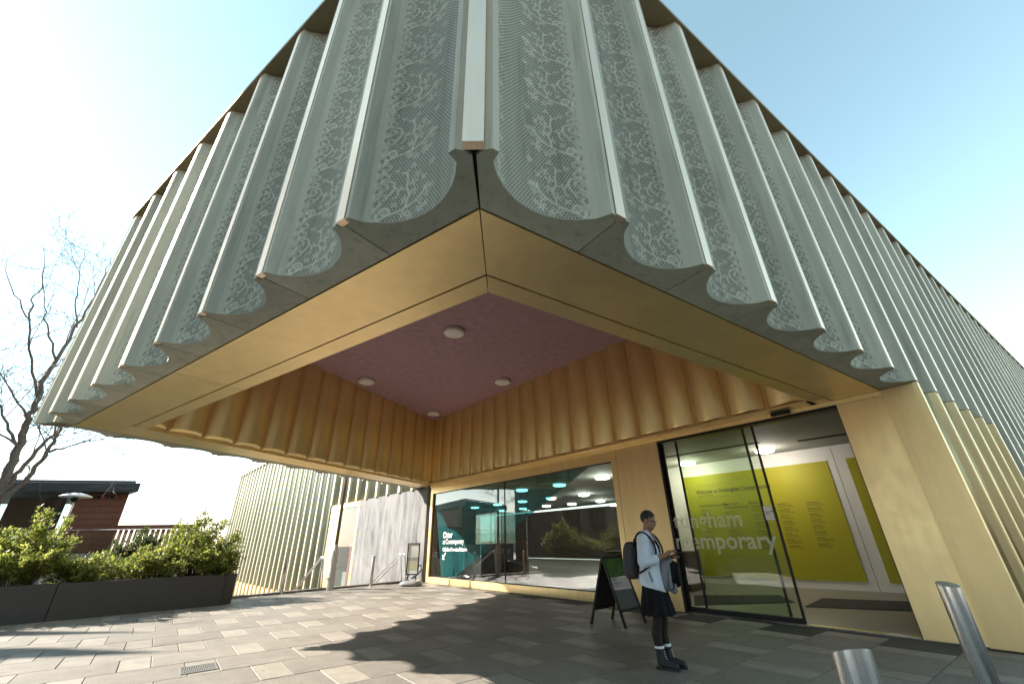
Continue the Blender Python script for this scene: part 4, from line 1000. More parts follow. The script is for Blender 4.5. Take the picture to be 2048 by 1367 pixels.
# ------------------------------------------------------------------ ceiling lights
def disc_light(p, r, label, lit=None, group=None):
    root = empty('ceiling_light', p, label=label, cat='light', group=group)
    MB().lathe([(r * 0.90, 0.0), (r * 0.92, -0.03)], 32).build('base', M['white'], root)
    MB().lathe([(r * 0.93, -0.025), (r, -0.045), (r, -0.09), (r * 0.93, -0.115), (r * 0.55, -0.122), (0.01, -0.122)], 36).build('diffuser', lit or M['opal'], root, smooth=False)
    MB().lathe([(r * 0.62, -0.121), (r * 0.64, -0.127), (r * 0.7, -0.127), (r * 0.72, -0.1205)], 32).build('ring', lit or M['white'], root)
    return root
M['opal'] = simple('opal_diffuser', (0.74, 0.70, 0.68), 0.35, var=0.03)
for (x, y), lb in (((908, 664), 'white round ceiling light nearest the front of the purple porch ceiling'), ((733, 762), 'white round ceiling light at the left of the purple ceiling'), ((1005, 763), 'white round ceiling light at the right of the purple ceiling'), ((867, 826), 'white round ceiling light closest to the inner corner of the purple ceiling')):
    p = gp(x, y, ZC - 0.06); disc_light((p.x, p.y, ZC - 0.001), 0.255, lb, group='porch ceiling lights')
CAFE_L = ['lit cafe light at the upper right corner of the window, the largest one', 'lit cafe light second in the top row seen through the window', 'lit teal-tinted cafe light third in the top row, near the mullion', 'lit cafe light in the second row, below the gap between the two largest', 'lit cafe light in the second row, above the mirrored shrub', 'lit teal-tinted cafe light in the second row, right of the mullion', 'lit cafe light in the third row at the right of the window', 'lit small cafe light in the third row, middle of the window', 'lit small cafe light in the third row, right of the middle', 'lit teal-tinted cafe light in the second row, left of the mullion', 'lit small teal-tinted cafe light in the third row, right of the mullion', 'lit farthest cafe light by the right window jamb', 'lit small cafe light in the third row, left of the mullion', 'lit leftmost cafe light, above the white lettering']
M['lamp_on'] = emission('lamp_on', (1.0, 0.93, 0.82), 3.6)
for (x, y), lb in (((1375, 929), 'lit round ceiling light inside the lobby behind the left door leaf'), ((1530, 904), 'lit round ceiling light inside the lobby, the one nearer the open doorway')):
    p = gp(x, y, 3.63); disc_light((p.x, p.y, 3.748), 0.26, lb, M['lamp_on'], 'lit lobby lights')
    ld = bpy.data.lights.new('lobby_lamp', 'POINT'); ld.energy = 16; ld.shadow_soft_size = 0.25; ld.color = (1.0, 0.93, 0.82); lo_ = bpy.data.objects.new('lobby_lamp', ld); C.objects.link(lo_); lo_.location = (p.x, p.y, 3.45)
for i, (x, y) in enumerate(((1205, 957), (1119, 972), (1044, 982), (1168, 991), (1102, 998), (1045, 1004), (1201, 1003), (1093, 1013), (1144, 1009), (995, 1010), (1046, 1018), (1228, 1011), (1005, 1022), (950, 1016))):
    p = gp(x, y, 3.63)
    if (Vector((p.x, p.y)) - CW).dot(NW) < 0.4 or (Vector((p.x, p.y)) - CW).dot(NW) > 18.5: continue
    disc_light((p.x, p.y, 3.748), 0.30, CAFE_L[i], M['lamp_on'], 'lit cafe lights')
    if i % 3 == 0:
        ld = bpy.data.lights.new('cafe_lamp', 'POINT'); ld.energy = 24; ld.shadow_soft_size = 0.25; ld.color = (1.0, 0.93, 0.82); lo_ = bpy.data.objects.new('cafe_lamp', ld); C.objects.link(lo_); lo_.location = (p.x, p.y, 3.4)

# door mats
for pts, lb in (([(1610, 1213), (1645, 1196), (1828, 1203), (1838, 1222)], 'dark doormat inside the open doorway'), ([(1390, 1210), (1388, 1190), (1560, 1190), (1590, 1204)], 'dark doormat behind the closed glass leaf')):
    q = [gp(x, y, 0.006) for x, y in pts]; c_ = sum(q, Vector()) / 4
    MB().prism([(v.x - c_.x, v.y - c_.y) for v in q], 0.0, 0.012).build('doormat', simple('rubber_mat', (0.02, 0.02, 0.022), 0.9), loc=(c_.x, c_.y, 0.0045), label=lb, cat='doormat', group='doormats')

# ------------------------------------------------------------------ timber and glass pavilion on the left
M['cedar'] = simple('cedar_boards', (0.20, 0.075, 0.045), 0.6, var=0.25, scale=6, sc=(1, 1, 6), rand=0.15)
M['slate_roof'] = simple('slate_roof', (0.055, 0.058, 0.065), 0.5)
M['stone_wall'] = simple('stone_wall', (0.30, 0.27, 0.23), 0.85, var=0.25, scale=3, bump=0.5, bscale=8)
p0 = at(232, 1060, 29.0); p1 = at(-160, 1075, 33.0)
pd_ = Vector((p1.x - p0.x, p1.y - p0.y)); PLEN = pd_.length; pd_.normalize(); pn_ = Vector((pd_.y, -pd_.x))
va_ = math.atan2(p0.y, p0.x) + R(9); pn_ = Vector((math.cos(va_), math.sin(va_)))
pav_z = 0.4
pv = empty('timber_pavilion', (p0.x, p0.y, pav_z), label='glass and cedar pavilion with a dark flat roof behind the planter', cat='building')
def vp(t, v): q = pd_ * t + pn_ * v; return (q.x, q.y)
def pbox(t0, t1, v0, v1, z0, z1, name, mat, parent=pv, **k): return MB().prism([vp(t0, v0), vp(t1, v0), vp(t1, v1), vp(t0, v1)], z0 - pav_z, z1 - pav_z).build(name, mat, parent, **k)
RZ = at(232, 985, 29.0).z
pbox(-0.18, PLEN, -0.9, 8, RZ, RZ + 0.42, 'roof', M['slate_roof'], bevel=0.03)
pbox(0.0, PLEN, -0.6, 8, RZ + 0.42, RZ + 0.55, 'roof', M['slate_roof'])
nbd = 12
for i in range(nbd):
    z0 = pav_z + (RZ - pav_z) * i / nbd; z1 = pav_z + (RZ - pav_z) * (i + 1) / nbd - 0.012
    pbox(0, 2.1, 0, 0.08, z0, z1, 'cladding_board', M['cedar'])
    pbox(0.0, 0.08, 0.081, 8, z0, z1, 'cladding_board', M['cedar'])
pbox(0.005, 2.1, 0.082, 0.12, pav_z, RZ, 'cladding_backing', M['dark_joint'])
pbox(0.081, 0.12, 0.121, 7.9, pav_z, RZ, 'cladding_backing', M['dark_joint'])
pbox(2.12, 2.26, -0.03, 0.1, pav_z, RZ, 'post', M['cedar'])
M['pav_glass'] = glass('pavilion_glass', (0.62, 0.76, 0.76), 1.6, 0.0, 2.0)
xs = [2.28, 5.0, 7.7, 10.4, PLEN - 0.2]
for a, b_ in zip(xs[:-1], xs[1:]):
    pbox(a + 0.03, b_ - 0.03, 0.05, 0.06, pav_z, RZ, 'pane', M['pav_glass'])
    pbox(b_ - 0.03, b_ + 0.03, 0.0, 0.12, pav_z, RZ, 'mullion', M['slate_roof'])
pbox(2.1, 4.6, 3.6, 3.7, pav_z, RZ, 'rear_wall', M['cedar'])
pbox(2.1, PLEN, -1.9, 5.0, -4.2, pav_z - 0.02, 'plinth', M['stone_wall'])
pbox(-3.4, 2.08, -1.9, 5.0, -4.2, pav_z - 0.02, 'plinth', M['stone_wall'])
MB().box((*vp(1.3, -0.06), RZ - 0.18 - pav_z), (0.2, 0.14, 0.1), math.atan2(pd_.y, pd_.x)).build('floodlight', M['black_metal'], pv)
MB().box((*vp(0.75, -0.06), RZ - 0.18 - pav_z), (0.2, 0.14, 0.1), math.atan2(pd_.y, pd_.x)).build('floodlight', M['black_metal'], pv)
# slatted screen
for i in range(16):
    pbox(-3.3 + i * 0.22, -3.3 + i * 0.22 + 0.15, -0.4, -0.34, pav_z, pav_z + 1.95, 'screen_slat', M['cedar'])
pbox(-3.4, 0.3, -0.46, -0.41, pav_z + 1.8, pav_z + 2.0, 'screen_rail', M['cedar'])
# terrace balustrade in front
rz = at(150, 1056, 27.0).z
bal = empty('balustrade', (p0.x, p0.y, rz - 1.1), label='steel and glass balustrade running in front of the timber pavilion', cat='balustrade')
def bbox(t0, t1, v0, v1, z0, z1, name, mat): return MB().prism([vp(t0, v0), vp(t1, v0), vp(t1, v1), vp(t0, v1)], z0, z1).build(name, mat, bal)
bbox(-3.0, PLEN, -1.62, -1.57, 1.06, 1.10, 'top_rail', M['steel'])
for i in range(8):
    t = -2.9 + i * 2.3
    bbox(t, t + 0.05, -1.62, -1.57, -0.2, 1.058, 'baluster', M['steel'])
    bbox(t + 0.1, t + 2.2, -1.60, -1.59, 0.12, 0.92, 'glass_panel', M['door_glass'])
MB().prism([vp(-3.4, -1.75), vp(PLEN, -1.75), vp(PLEN, -1.95), vp(-3.4, -1.95)], -4.6, 0.12).build('parapet', M['stone_wall'], bal)

# street lamp in front of the pavilion
lt = at(152, 992, 23.0); lamp = empty('street_lamp', (lt.x, lt.y, -1.2), label='street lamp with a flat mushroom shade in front of the pavilion', cat='street lamp')
lh = lt.z + 1.2
MB().lathe([(0.05, 0), (0.045, lh * 0.5), (0.035, lh - 0.12)], 14).build('pole', M['grey_paint'], lamp, smooth=True)
MB().lathe([(0.05, lh - 0.2), (0.12, lh - 0.12), (0.13, lh - 0.07), (0.05, lh - 0.02)], 16).build('lamp_head', M['black_metal'], lamp)
MB().lathe([(0.44, lh - 0.03), (0.46, lh), (0.30, lh + 0.07), (0.10, lh + 0.12), (0.01, lh + 0.125)], 28).build('shade', M['white'], lamp, smooth=True)

# ------------------------------------------------------------------ stone church to the left, out of the frame (shades the left facade, shows in the windows)
M['ashlar'] = simple('church_stone', (0.20, 0.165, 0.13), 0.85, var=0.25, scale=1.5, bump=0.4, bscale=6)
ch = empty('church', (-25, 0, 0), label='tall stone church with buttresses left of the plaza, mirrored in the gallery window', cat='building')
def cbox(x0, x1, y0, y1, z0, z1, name, mat='ashlar', parent=ch): return MB().prism([(x0, y0), (x1, y0), (x1, y1), (x0, y1)], z0, z1).build(name, M[mat], parent)
cbox(-10, 0, -7, 5.55, -0.1, 26, 'tower')
cbox(-12, -0.5, 5.56, 7.9, -0.1, 11.0, 'aisle')
cbox(-12, -1.0, 7.91, 15.0, -0.1, 8.8, 'nave')
cbox(-12, -1.2, 15.01, 18.7, -0.1, 7.2, 'chancel')
for y in (6.6, 8.6, 10.3, 12.4, 14.6):
    cbox(-1.0, 0.2, y - 0.35, y + 0.35, -0.1, 6.5, 'buttress')
M['church_glass'] = simple('leaded_glass', (0.03, 0.035, 0.04), 0.2)
for y in (9.45, 11.35, 13.5):
    V = [(-0.97, y - 0.55, 2.2), (-0.97, y + 0.55, 2.2)] + [(-0.97, y + 0.55 * math.cos(a), 5.2 + 1.1 * math.sin(a)) for a in np.linspace(0, math.pi, 9)]
    V2 = [(-1.2, q[1], q[2]) for q in V]; n = len(V)
    w_ = MB().add(V + V2, [tuple(range(n))] + [(i, (i + 1) % n, n + (i + 1) % n, n + i) for i in range(n)]).build('arched_window', M['church_glass'], ch)
    for dy in (-0.18, 0.18): MB().box((-0.95, y + dy, 3.9), (0.05, 0.06, 3.3)).build('mullion', M['ashlar'], w_)
def pinn(y, z, hh, w=0.5): MB().add([(-1 - w, y - w, z), (-1 + w, y - w, z), (-1 + w, y + w, z), (-1 - w, y + w, z), (-1, y, z + hh)], [(3, 2, 1, 0), (0, 1, 4), (1, 2, 4), (2, 3, 4), (3, 0, 4)]).build('pinnacle', M['ashlar'], ch)
pinn(8.2, 10.9, 1.7, 0.38); pinn(9.75, 8.7, 3.0, 0.42)
# low street wall and house row behind the viewer
M['brick'] = simple('street_brick', (0.22, 0.09, 0.06), 0.85, var=0.25, scale=3)
for (x0, x1, y0, y1, h_, nm, lb) in ((-18, 2, -34, -24, 11, 'brick_house', 'red brick house across the street behind the viewer, left one'), (3, 24, -34, -25, 13, 'brick_house', 'red brick house across the street behind the viewer, right one')):
    hs = empty(nm, (x0, y1, 0), label=lb, cat='house', group='houses behind the viewer')
    MB().prism([(0, 0), (x1 - x0, 0), (x1 - x0, y0 - y1), (0, y0 - y1)], -0.1, h_).build('wall', M['brick'], hs)
    MB().add([(-0.3, 0.3, h_), (x1 - x0 + 0.3, 0.3, h_), (x1 - x0 + 0.3, y0 - y1 - 0.3, h_), (-0.3, y0 - y1 - 0.3, h_), (0.5, (y0 - y1) / 2, h_ + 3.5), (x1 - x0 - 0.5, (y0 - y1) / 2, h_ + 3.5)], [(0, 1, 5, 4), (2, 3, 4, 5), (1, 2, 5), (3, 0, 4), (3, 2, 1, 0)]).build('roof', M['slate_roof'], hs)
    for r_ in range(3):
        for c_ in range(int((x1 - x0) / 3)):
            wn2 = MB().box((1.6 + c_ * 3.0, 0.02, 1.8 + r_ * 3.3), (1.1, 0.06, 1.7)).build('window', M['white'], hs)
            MB().box((1.6 + c_ * 3.0, 0.055, 1.8 + r_ * 3.3), (0.95, 0.02, 1.55)).build('pane', M['church_glass'], wn2)
# ------------------------------------------------------------------ lettering
def text_mesh(body, size, mat, name='lettering', depth=0.0, bold=0.0, align='LEFT', space=1.0):
    cu = bpy.data.curves.new('tmp', 'FONT'); cu.body = body; cu.size = size; cu.extrude = depth; cu.offset = bold; cu.align_x = align; cu.space_character = space; cu.resolution_u = 3
    o = bpy.data.objects.new('tmp', cu); C.objects.link(o)
    dg = bpy.context.evaluated_depsgraph_get(); dg.update()
    me = bpy.data.meshes.new_from_object(o.evaluated_get(dg)); me.name = name
    bpy.data.objects.remove(o); bpy.data.curves.remove(cu)
    me.materials.clear(); me.materials.append(mat); return me
def hit(px, py, P0, n):
    r = ray(px, py); k = P0.dot(n) / (r.x * n.x + r.y * n.y); return Vector((r.x * k, r.y * k, CAM_H + r.z * k))
def write(body, size, p, xa, mat, parent, name='lettering', **k):
    me = text_mesh(body, size, mat, name, **k); o = link_mesh(name, me, parent)
    nrm = Vector((xa.y, -xa.x))
    o.matrix_local = Matrix(((xa.x, 0, nrm.x, p.x), (xa.y, 0, nrm.y, p.y), (0, 1, 0, p.z), (0, 0, 0, 1))); return o
M['vinyl'] = simple('white_vinyl', (0.80, 0.80, 0.78), 0.5, var=0.02)
M['ink'] = simple('black_ink', (0.02, 0.02, 0.015), 0.6)
Pg = wp(0, 0.0745)
def ontowin(px, py): return hit(px, py, Pg, NW)
write('Ottar', 0.30, ontowin(886, 1075), -UW, M['vinyl'], win, bold=0.006, space=0.95)
write('at Contemporary', 0.235, ontowin(885.5, 1087), -UW, M['vinyl'], win, bold=0.004, space=0.86)
write('Café, Bar, Chocolate, Patisserie', 0.165, ontowin(885, 1101), -UW, M['vinyl'], win, bold=0.003, space=0.82)
a_ = ontowin(884.5, 1118); ar = MB()
def wv3(p, s, z): return (p.x - UW.x * s - NW.x * 0.002, p.y - UW.y * s - NW.y * 0.002, p.z + z)
ar.add([wv3(a_, x, z) for x, z in ((0, 0), (0.16, 0), (0.16, 0.04), (0.075, 0.04), (0.24, 0.205), (0.205, 0.24), (0.04, 0.075), (0.04, 0.16), (0, 0.16))], [tuple(range(9))]).build('arrow', M['vinyl'], win)
bp_ = hit(973, 1106, wp(0, 2.985), NW)
write('Welcome', 0.42, bp_, -UW, simple('pale_sign_paint', (0.55, 0.42, 0.28), 0.6), gallery, 'welcome_lettering')
Pd = wp(0, 0.034)
m, nt, b = nodes('frosted_vinyl'); b.inputs['Base Color'].default_value = (0.74, 0.76, 0.58, 1); b.inputs['Roughness'].default_value = 0.7
tr = N(nt, 'ShaderNodeBsdfTransparent'); mx = N(nt, 'ShaderNodeMixShader'); mx.inputs[0].default_value = 0.6
nt.links.new(tr.outputs[0], mx.inputs[1]); nt.links.new(b.outputs[0], mx.inputs[2]); nt.links.new(mx.outputs[0], nt.nodes['Material Output'].inputs[0]); M['frost'] = m
write('ttingham', 0.42, hit(1349, 1056, Pd, NW), -UW, M['frost'], door, 'door_lettering', bold=0.008)
write('ntemporary', 0.42, hit(1353, 1096, Pd, NW), -UW, M['frost'], door, 'door_lettering', bold=0.008)
nn_ = wp(b3 + 0.185, 0.0335); write('Community\nshow', 0.034, Vector((nn_.x, nn_.y, 1.755)), -UW, M['ink'], door, 'notice_lettering', bold=0.001)
Pi = ip(0, -0.0262)
def onbd(px, py): return hit(px, py, Pi, NI)
write('Welcome to Nottingham Contemporary', 0.19, onbd(1393, 988), UI, M['ink'], lobby, bold=0.003).scale.x = 0.76
write('Free Family Activities', 0.115, onbd(1399, 1014), UI, M['ink'], lobby, bold=0.001)
write('The Screen\nRadical Education', 0.105, onbd(1447, 1010), UI, M['ink'], lobby, bold=0.001)
write("What's On", 0.10, onbd(1497, 1007), UI, M['ink'], lobby, bold=0.001)
rl = random.Random(3)
def lines(px, py0, py1, wmax, rows, gaps):
    mb = MB(); a = onbd(px, py0); b_ = onbd(px, py1)
    for i in range(rows):
        if i % gaps == gaps - 1: continue
        z = a.z + (b_.z - a.z) * i / rows; wl_ = wmax * (rl.uniform(0.45, 0.7) if i % gaps == 0 else rl.uniform(0.6, 1.0)); x = 0.0; h_ = 0.019 if i % gaps == 0 else 0.012
        while x < wl_:
            w_ = rl.uniform(0.025, 0.07); q0 = Vector((a.x, a.y)) + UI * x; q1 = q0 + UI * w_
            mb.add([(q0.x, q0.y, z), (q1.x, q1.y, z), (q1.x, q1.y, z + h_), (q0.x, q0.y, z + h_)], [(0, 1, 2, 3)]); x += w_ + 0.014
    return mb.build('small_print', M['ink'], lobby, kind='stuff')
lines(1398, 992, 1000, 1.0, 2, 9)
lines(1402, 1020, 1100, 0.42, 22, 5); lines(1450, 1024, 1098, 0.42, 20, 5); lines(1503, 1012, 1100, 0.40, 26, 5); lines(1555, 1008, 1098, 0.40, 30, 4); lines(1612, 1005, 1100, 0.40, 32, 4)
# print on the A-board's notice
M['ink2'] = M['ink']
nrm1 = n1_ if n1_.dot(Vector((0, -1, 0))) > 0 else -n1_
def on_leaf(t, w): return f1a.lerp(topA, t).lerp(f1b.lerp(topB, t), w) + nrm1 * 0.006
up1 = (topA - f1a).normalized()
def wr_leaf(body, size, t, w, mat):
    o = link_mesh('lettering', text_mesh(body, size, mat), ab); p = on_leaf(t, w) - Vector((aL.x, aL.y, 0)); x_ = wdir; z_ = x_.cross(up1)
    o.matrix_local = Matrix(((x_.x, up1.x, z_.x, p.x), (x_.y, up1.y, z_.y, p.y), (x_.z, up1.z, z_.z, p.z), (0, 0, 0, 1)))
wr_leaf('Public\nprogramme', 0.06, 0.64, 0.10, M['ink']); wr_leaf('exhibitions and events', 0.032, 0.55, 0.10, M['ink'])

# ------------------------------------------------------------------ the waiting person
def capsules(parts):
    mb = MB()
    for a, ra, b_, rb_ in parts:
        a = Vector(a); b_ = Vector(b_)
        mb.ball(a, ra, 12); mb.ball(b_, rb_, 12); mb.tube([a, b_], [ra, rb_], 12)
    return mb
def loft(rings, n=28, mi=0):
    """rings: (z, cx, cy, rx, ry)"""
    mb = MB(); V = []; F = []
    for z, cx_, cy_, rx, ry in rings:
        for k in range(n):
            a = 2 * math.pi * k / n; V.append((cx_ + rx * math.cos(a), cy_ + ry * math.sin(a), z))
    for i in range(len(rings) - 1):
        for k in range(n): F.append((i * n + k, i * n + (k + 1) % n, (i + 1) * n + (k + 1) % n, (i + 1) * n + k))
    F.append(tuple(range(n))[::-1]); F.append(tuple((len(rings) - 1) * n + k for k in range(n)))
    return mb.add(V, F)
def merge(*mbs):
    o = MB()
    for m_ in mbs: o.add(m_.v, m_.f)
    return o
def remeshed(mb, name, mats, voxel=0.008, smooth=4):
    me = mb.mesh('tmp', mats); o = bpy.data.objects.new('tmp', me); C.objects.link(o)
    r_ = o.modifiers.new('r', 'REMESH'); r_.mode = 'VOXEL'; r_.voxel_size = voxel; r_.use_smooth_shade = True
    s = o.modifiers.new('s', 'SMOOTH'); s.iterations = smooth; s.factor = 0.5
    dg = bpy.context.evaluated_depsgraph_get(); dg.update()
    out = bpy.data.meshes.new_from_object(o.evaluated_get(dg)); out.name = name
    bpy.data.objects.remove(o); out.materials.clear()
    for m_ in (mats if isinstance(mats, (list, tuple)) else [mats]): out.materials.append(m_)
    out.polygons.foreach_set('use_smooth', [True] * len(out.polygons)); return out
M['skin'] = simple('brown_skin', (0.25, 0.125, 0.075), 0.5, var=0.08, scale=12)
M['tights'] = simple('black_tights', (0.020, 0.013, 0.012), 0.7, spec=0.25)
M['hair'] = simple('short_black_hair', (0.012, 0.010, 0.009), 0.7, var=0.3, scale=60, bump=0.6, bscale=200)
M['cardigan'] = simple('pale_blue_knit', (0.50, 0.55, 0.62), 0.85, var=0.06, scale=8, bump=0.25, bscale=180)
M['black_cloth'] = simple('black_cloth', (0.006, 0.006, 0.007), 0.85, spec=0.2)
M['boot'] = simple('black_suede', (0.016, 0.017, 0.02), 0.75, var=0.25, scale=20)
M['sole'] = simple('rubber_sole', (0.010, 0.010, 0.010), 0.6)
M['sock'] = simple('white_sock', (0.65, 0.65, 0.66), 0.8)
PX, PY = 1.70, 5.93
ROT = R(-34)
person = empty('person', (PX, PY, 0.0), ROT, label='person in pale blue cardigan, black skirt and boots looking down at a phone', cat='person')
H = Vector((0.052, 0.0, 1.565))
body = capsules([
  ((0.0, -0.075, 0.86), 0.085, (0.012, -0.07, 0.50), 0.060), ((0.012, -0.07, 0.50), 0.059, (-0.025, -0.07, 0.34), 0.063), ((-0.025, -0.07, 0.34), 0.062, (-0.01, -0.07, 0.09), 0.041),
  ((0.0, 0.075, 0.86), 0.085, (0.03, 0.08, 0.50), 0.060), ((0.03, 0.08, 0.50), 0.059, (-0.005, 0.08, 0.34), 0.063), ((-0.005, 0.08, 0.34), 0.062, (0.03, 0.08, 0.09), 0.041),
  ((-0.01, -0.07, 0.06), 0.036, (0.12, -0.075, 0.045), 0.03), ((0.03, 0.08, 0.06), 0.036, (0.16, 0.075, 0.045), 0.03),
  ((0.0, -0.165, 1.345), 0.052, (-0.005, -0.225, 1.09), 0.042), ((-0.005, -0.225, 1.09), 0.040, (0.215, -0.115, 1.155), 0.026),
  ((0.0, 0.165, 1.345), 0.052, (0.01, 0.22, 1.08), 0.042), ((0.01, 0.22, 1.08), 0.040, (0.235, 0.075, 1.135), 0.026),
  ((0.0, 0.0, 1.36), 0.055, (0.022, 0.0, 1.50), 0.046),
  ((-0.005, -0.10, 1.385), 0.045, (-0.005, 0.10, 1.385), 0.045),
])
torso = loft([(0.82, 0, 0, 0.09, 0.15), (0.90, 0, 0, 0.115, 0.165), (1.02, 0.005, 0, 0.095, 0.13), (1.14, 0.015, 0, 0.105, 0.14), (1.25, 0.015, 0, 0.11, 0.155), (1.34, 0.0, 0, 0.09, 0.16), (1.41, 0, 0, 0.06, 0.10)])
# head, tipped forward
def hd(x, y, z, t=R(20)):
    return (H.x + x * math.cos(t) + z * math.sin(t), y, H.z - x * math.sin(t) + z * math.cos(t))
head = MB()
head.ball(hd(-0.012, 0, 0.025), (0.092, 0.074, 0.088), 20)
head.ball(hd(0.028, 0, -0.035), (0.060, 0.058, 0.075), 18)
head.ball(hd(0.052, 0, -0.088), (0.030, 0.032, 0.026), 12)
head.tube([hd(0.078, 0, 0.012), hd(0.094, 0, -0.022), hd(0.104, 0, -0.036)], [0.008, 0.011, 0.013], 8)
head.ball(hd(0.084, 0, -0.062), (0.012, 0.022, 0.008), 8); head.ball(hd(0.082, 0, -0.074), (0.011, 0.019, 0.008), 8)
for s in (-1, 1):
    head.ball(hd(0.070, s * 0.032, 0.022), (0.012, 0.020, 0.008), 8)
    head.ball(hd(-0.012, s * 0.075, -0.010), (0.020, 0.009, 0.032), 10)
    head.ball(hd(0.058, s * 0.036, -0.022), (0.018, 0.016, 0.016), 8)
# hands: palm, four fingers, thumb
def hand(wr, pal, tips, thumb):
    parts = [(wr, 0.024, pal, 0.026), (Vector(pal) + Vector((0.005, 0.018, 0)), 0.017, Vector(pal) + Vector((0.005, -0.018, 0)), 0.017)]
    for i, chain in enumerate(tips):
        rr = (0.0095, 0.0085, 0.007)
        for k in range(len(chain) - 1): parts.append((chain[k], rr[min(k, 2)], chain[k + 1], rr[min(k + 1, 2)]))
    for k in range(len(thumb) - 1): parts.append((thumb[k], 0.011 - 0.002 * k, thumb[k + 1], 0.0095 - 0.0015 * k))
    return capsules(parts)
rw = (0.215, -0.115, 1.155); rp_ = Vector((0.275, -0.080, 1.195))
rh = hand(rw, rp_, [[rp_ + Vector((0.025, -0.022 + 0.016 * i, 0.008 + 0.004 * (i == 1))), rp_ + Vector((0.060 - 0.004 * abs(i - 1), -0.010 + 0.019 * i, 0.022)), rp_ + Vector((0.082 - 0.006 * abs(i - 1), 0.008 + 0.017 * i, 0.004))] for i in range(4)],
          [rp_ + Vector((-0.01, 0.025, 0.005)), rp_ + Vector((0.022, 0.048, 0.012)), rp_ + Vector((0.048, 0.060, -0.004))])
lw = (0.235, 0.075, 1.135); lp_ = Vector((0.292, 0.035, 1.145))
lh_ = hand(lw, lp_, [[lp_ + Vector((0.026, 0.022 - 0.016 * i, -0.012)), lp_ + Vector((0.058 - 0.003 * abs(i - 1), 0.012 - 0.017 * i, -0.014)), lp_ + Vector((0.074 - 0.005 * abs(i - 1), -0.012 - 0.014 * i, 0.006))] for i in range(4)],
           [lp_ + Vector((-0.005, -0.022, 0.012)), lp_ + Vector((0.026, -0.040, 0.026)), lp_ + Vector((0.050, -0.044, 0.030))])
bme = remeshed(merge(body, torso, head, rh, lh_), 'body', [M['skin'], M['tights']], 0.0062, 2)
mi = [1 if (p.center.z < 0.95 and abs(p.center.x) < 0.19) else 0 for p in bme.polygons]; bme.polygons.foreach_set('material_index', mi)
body_o = link_mesh('body', bme, person)
# hair cropped close to the skull
hm = remeshed(MB().ball(hd(-0.018, 0, 0.034), (0.096, 0.080, 0.090), 24), 'hair', M['hair'], 0.007, 1)
import bmesh
def cull(me, test):
    bm_ = bmesh.new(); bm_.from_mesh(me); bmesh.ops.delete(bm_, geom=[f for f in bm_.faces if test(f.calc_center_median())], context='FACES'); bm_.to_mesh(me); bm_.free()
def loc_h(c, t=R(20)):
    dx, dz = c.x - H.x, c.z - H.z; return (dx * math.cos(t) - dz * math.sin(t), c.y, dx * math.sin(t) + dz * math.cos(t))
cull(hm, lambda c: (lambda q: q[2] < -0.055 or (q[0] > 0.060 and q[2] < 0.075) or (q[0] > -0.03 and q[2] < 0.02) or (q[0] > 0.02 and q[2] < 0.05))(loc_h(c)))
link_mesh('hair', hm, person)
gl = MB()
for s in (-1, 1):
    cpt = [hd(0.090, s * 0.034 + 0.024 * math.cos(a), 0.004 + 0.014 * math.sin(a)) for a in np.linspace(0, 2 * math.pi, 13)]
    gl.tube(cpt, 0.0020, 5, cap=False); gl.tube([hd(0.088, s * 0.058, 0.008), hd(0.03, s * 0.075, 0.010), hd(-0.018, s * 0.080, 0.012), hd(-0.030, s * 0.080, -0.004)], 0.0020, 5)
gl.tube([hd(0.092, -0.010, 0.006), hd(0.096, 0, 0.008), hd(0.092, 0.010, 0.006)], 0.0018, 5)
gl.build('glasses', M['black_metal'], person)
ey = MB()
for s in (-1, 1): ey.ball(hd(0.072, s * 0.031, 0.003), (0.008, 0.012, 0.005), 8)
ey.build('eyelids', simple('dark_eye', (0.03, 0.015, 0.01), 0.4), person)
# clothes
loft([(0.94, 0.005, 0, 0.112, 0.150), (1.02, 0.008, 0, 0.104, 0.138), (1.14, 0.02, 0, 0.114, 0.148), (1.25, 0.02, 0, 0.118, 0.16), (1.325, 0.006, 0, 0.098, 0.155)]).build('black_top', M['black_cloth'], person, smooth=True)
card = merge(loft([(0.80, -0.005, 0, 0.165, 0.205), (0.88, -0.005, 0, 0.158, 0.20), (1.00, 0.0, 0, 0.138, 0.172), (1.12, 0.012, 0, 0.134, 0.172), (1.25, 0.010, 0, 0.130, 0.182), (1.34, -0.005, 0, 0.108, 0.185), (1.405, -0.008, 0, 0.080, 0.130), (1.445, -0.012, 0, 0.068, 0.082)]),
  capsules([((-0.005, -0.168, 1.345), 0.070, (-0.012, -0.232, 1.09), 0.064), ((-0.012, -0.232, 1.09), 0.066, (0.105, -0.170, 1.120), 0.052), ((0.085, -0.182, 1.115), 0.058, (0.115, -0.166, 1.122), 0.054),
            ((-0.005, 0.168, 1.345), 0.070, (0.0, 0.228, 1.08), 0.064), ((0.0, 0.228, 1.08), 0.066, (0.12, 0.15, 1.108), 0.050)]))
cm = remeshed(card, 'cardigan', M['cardigan'], 0.010, 5)
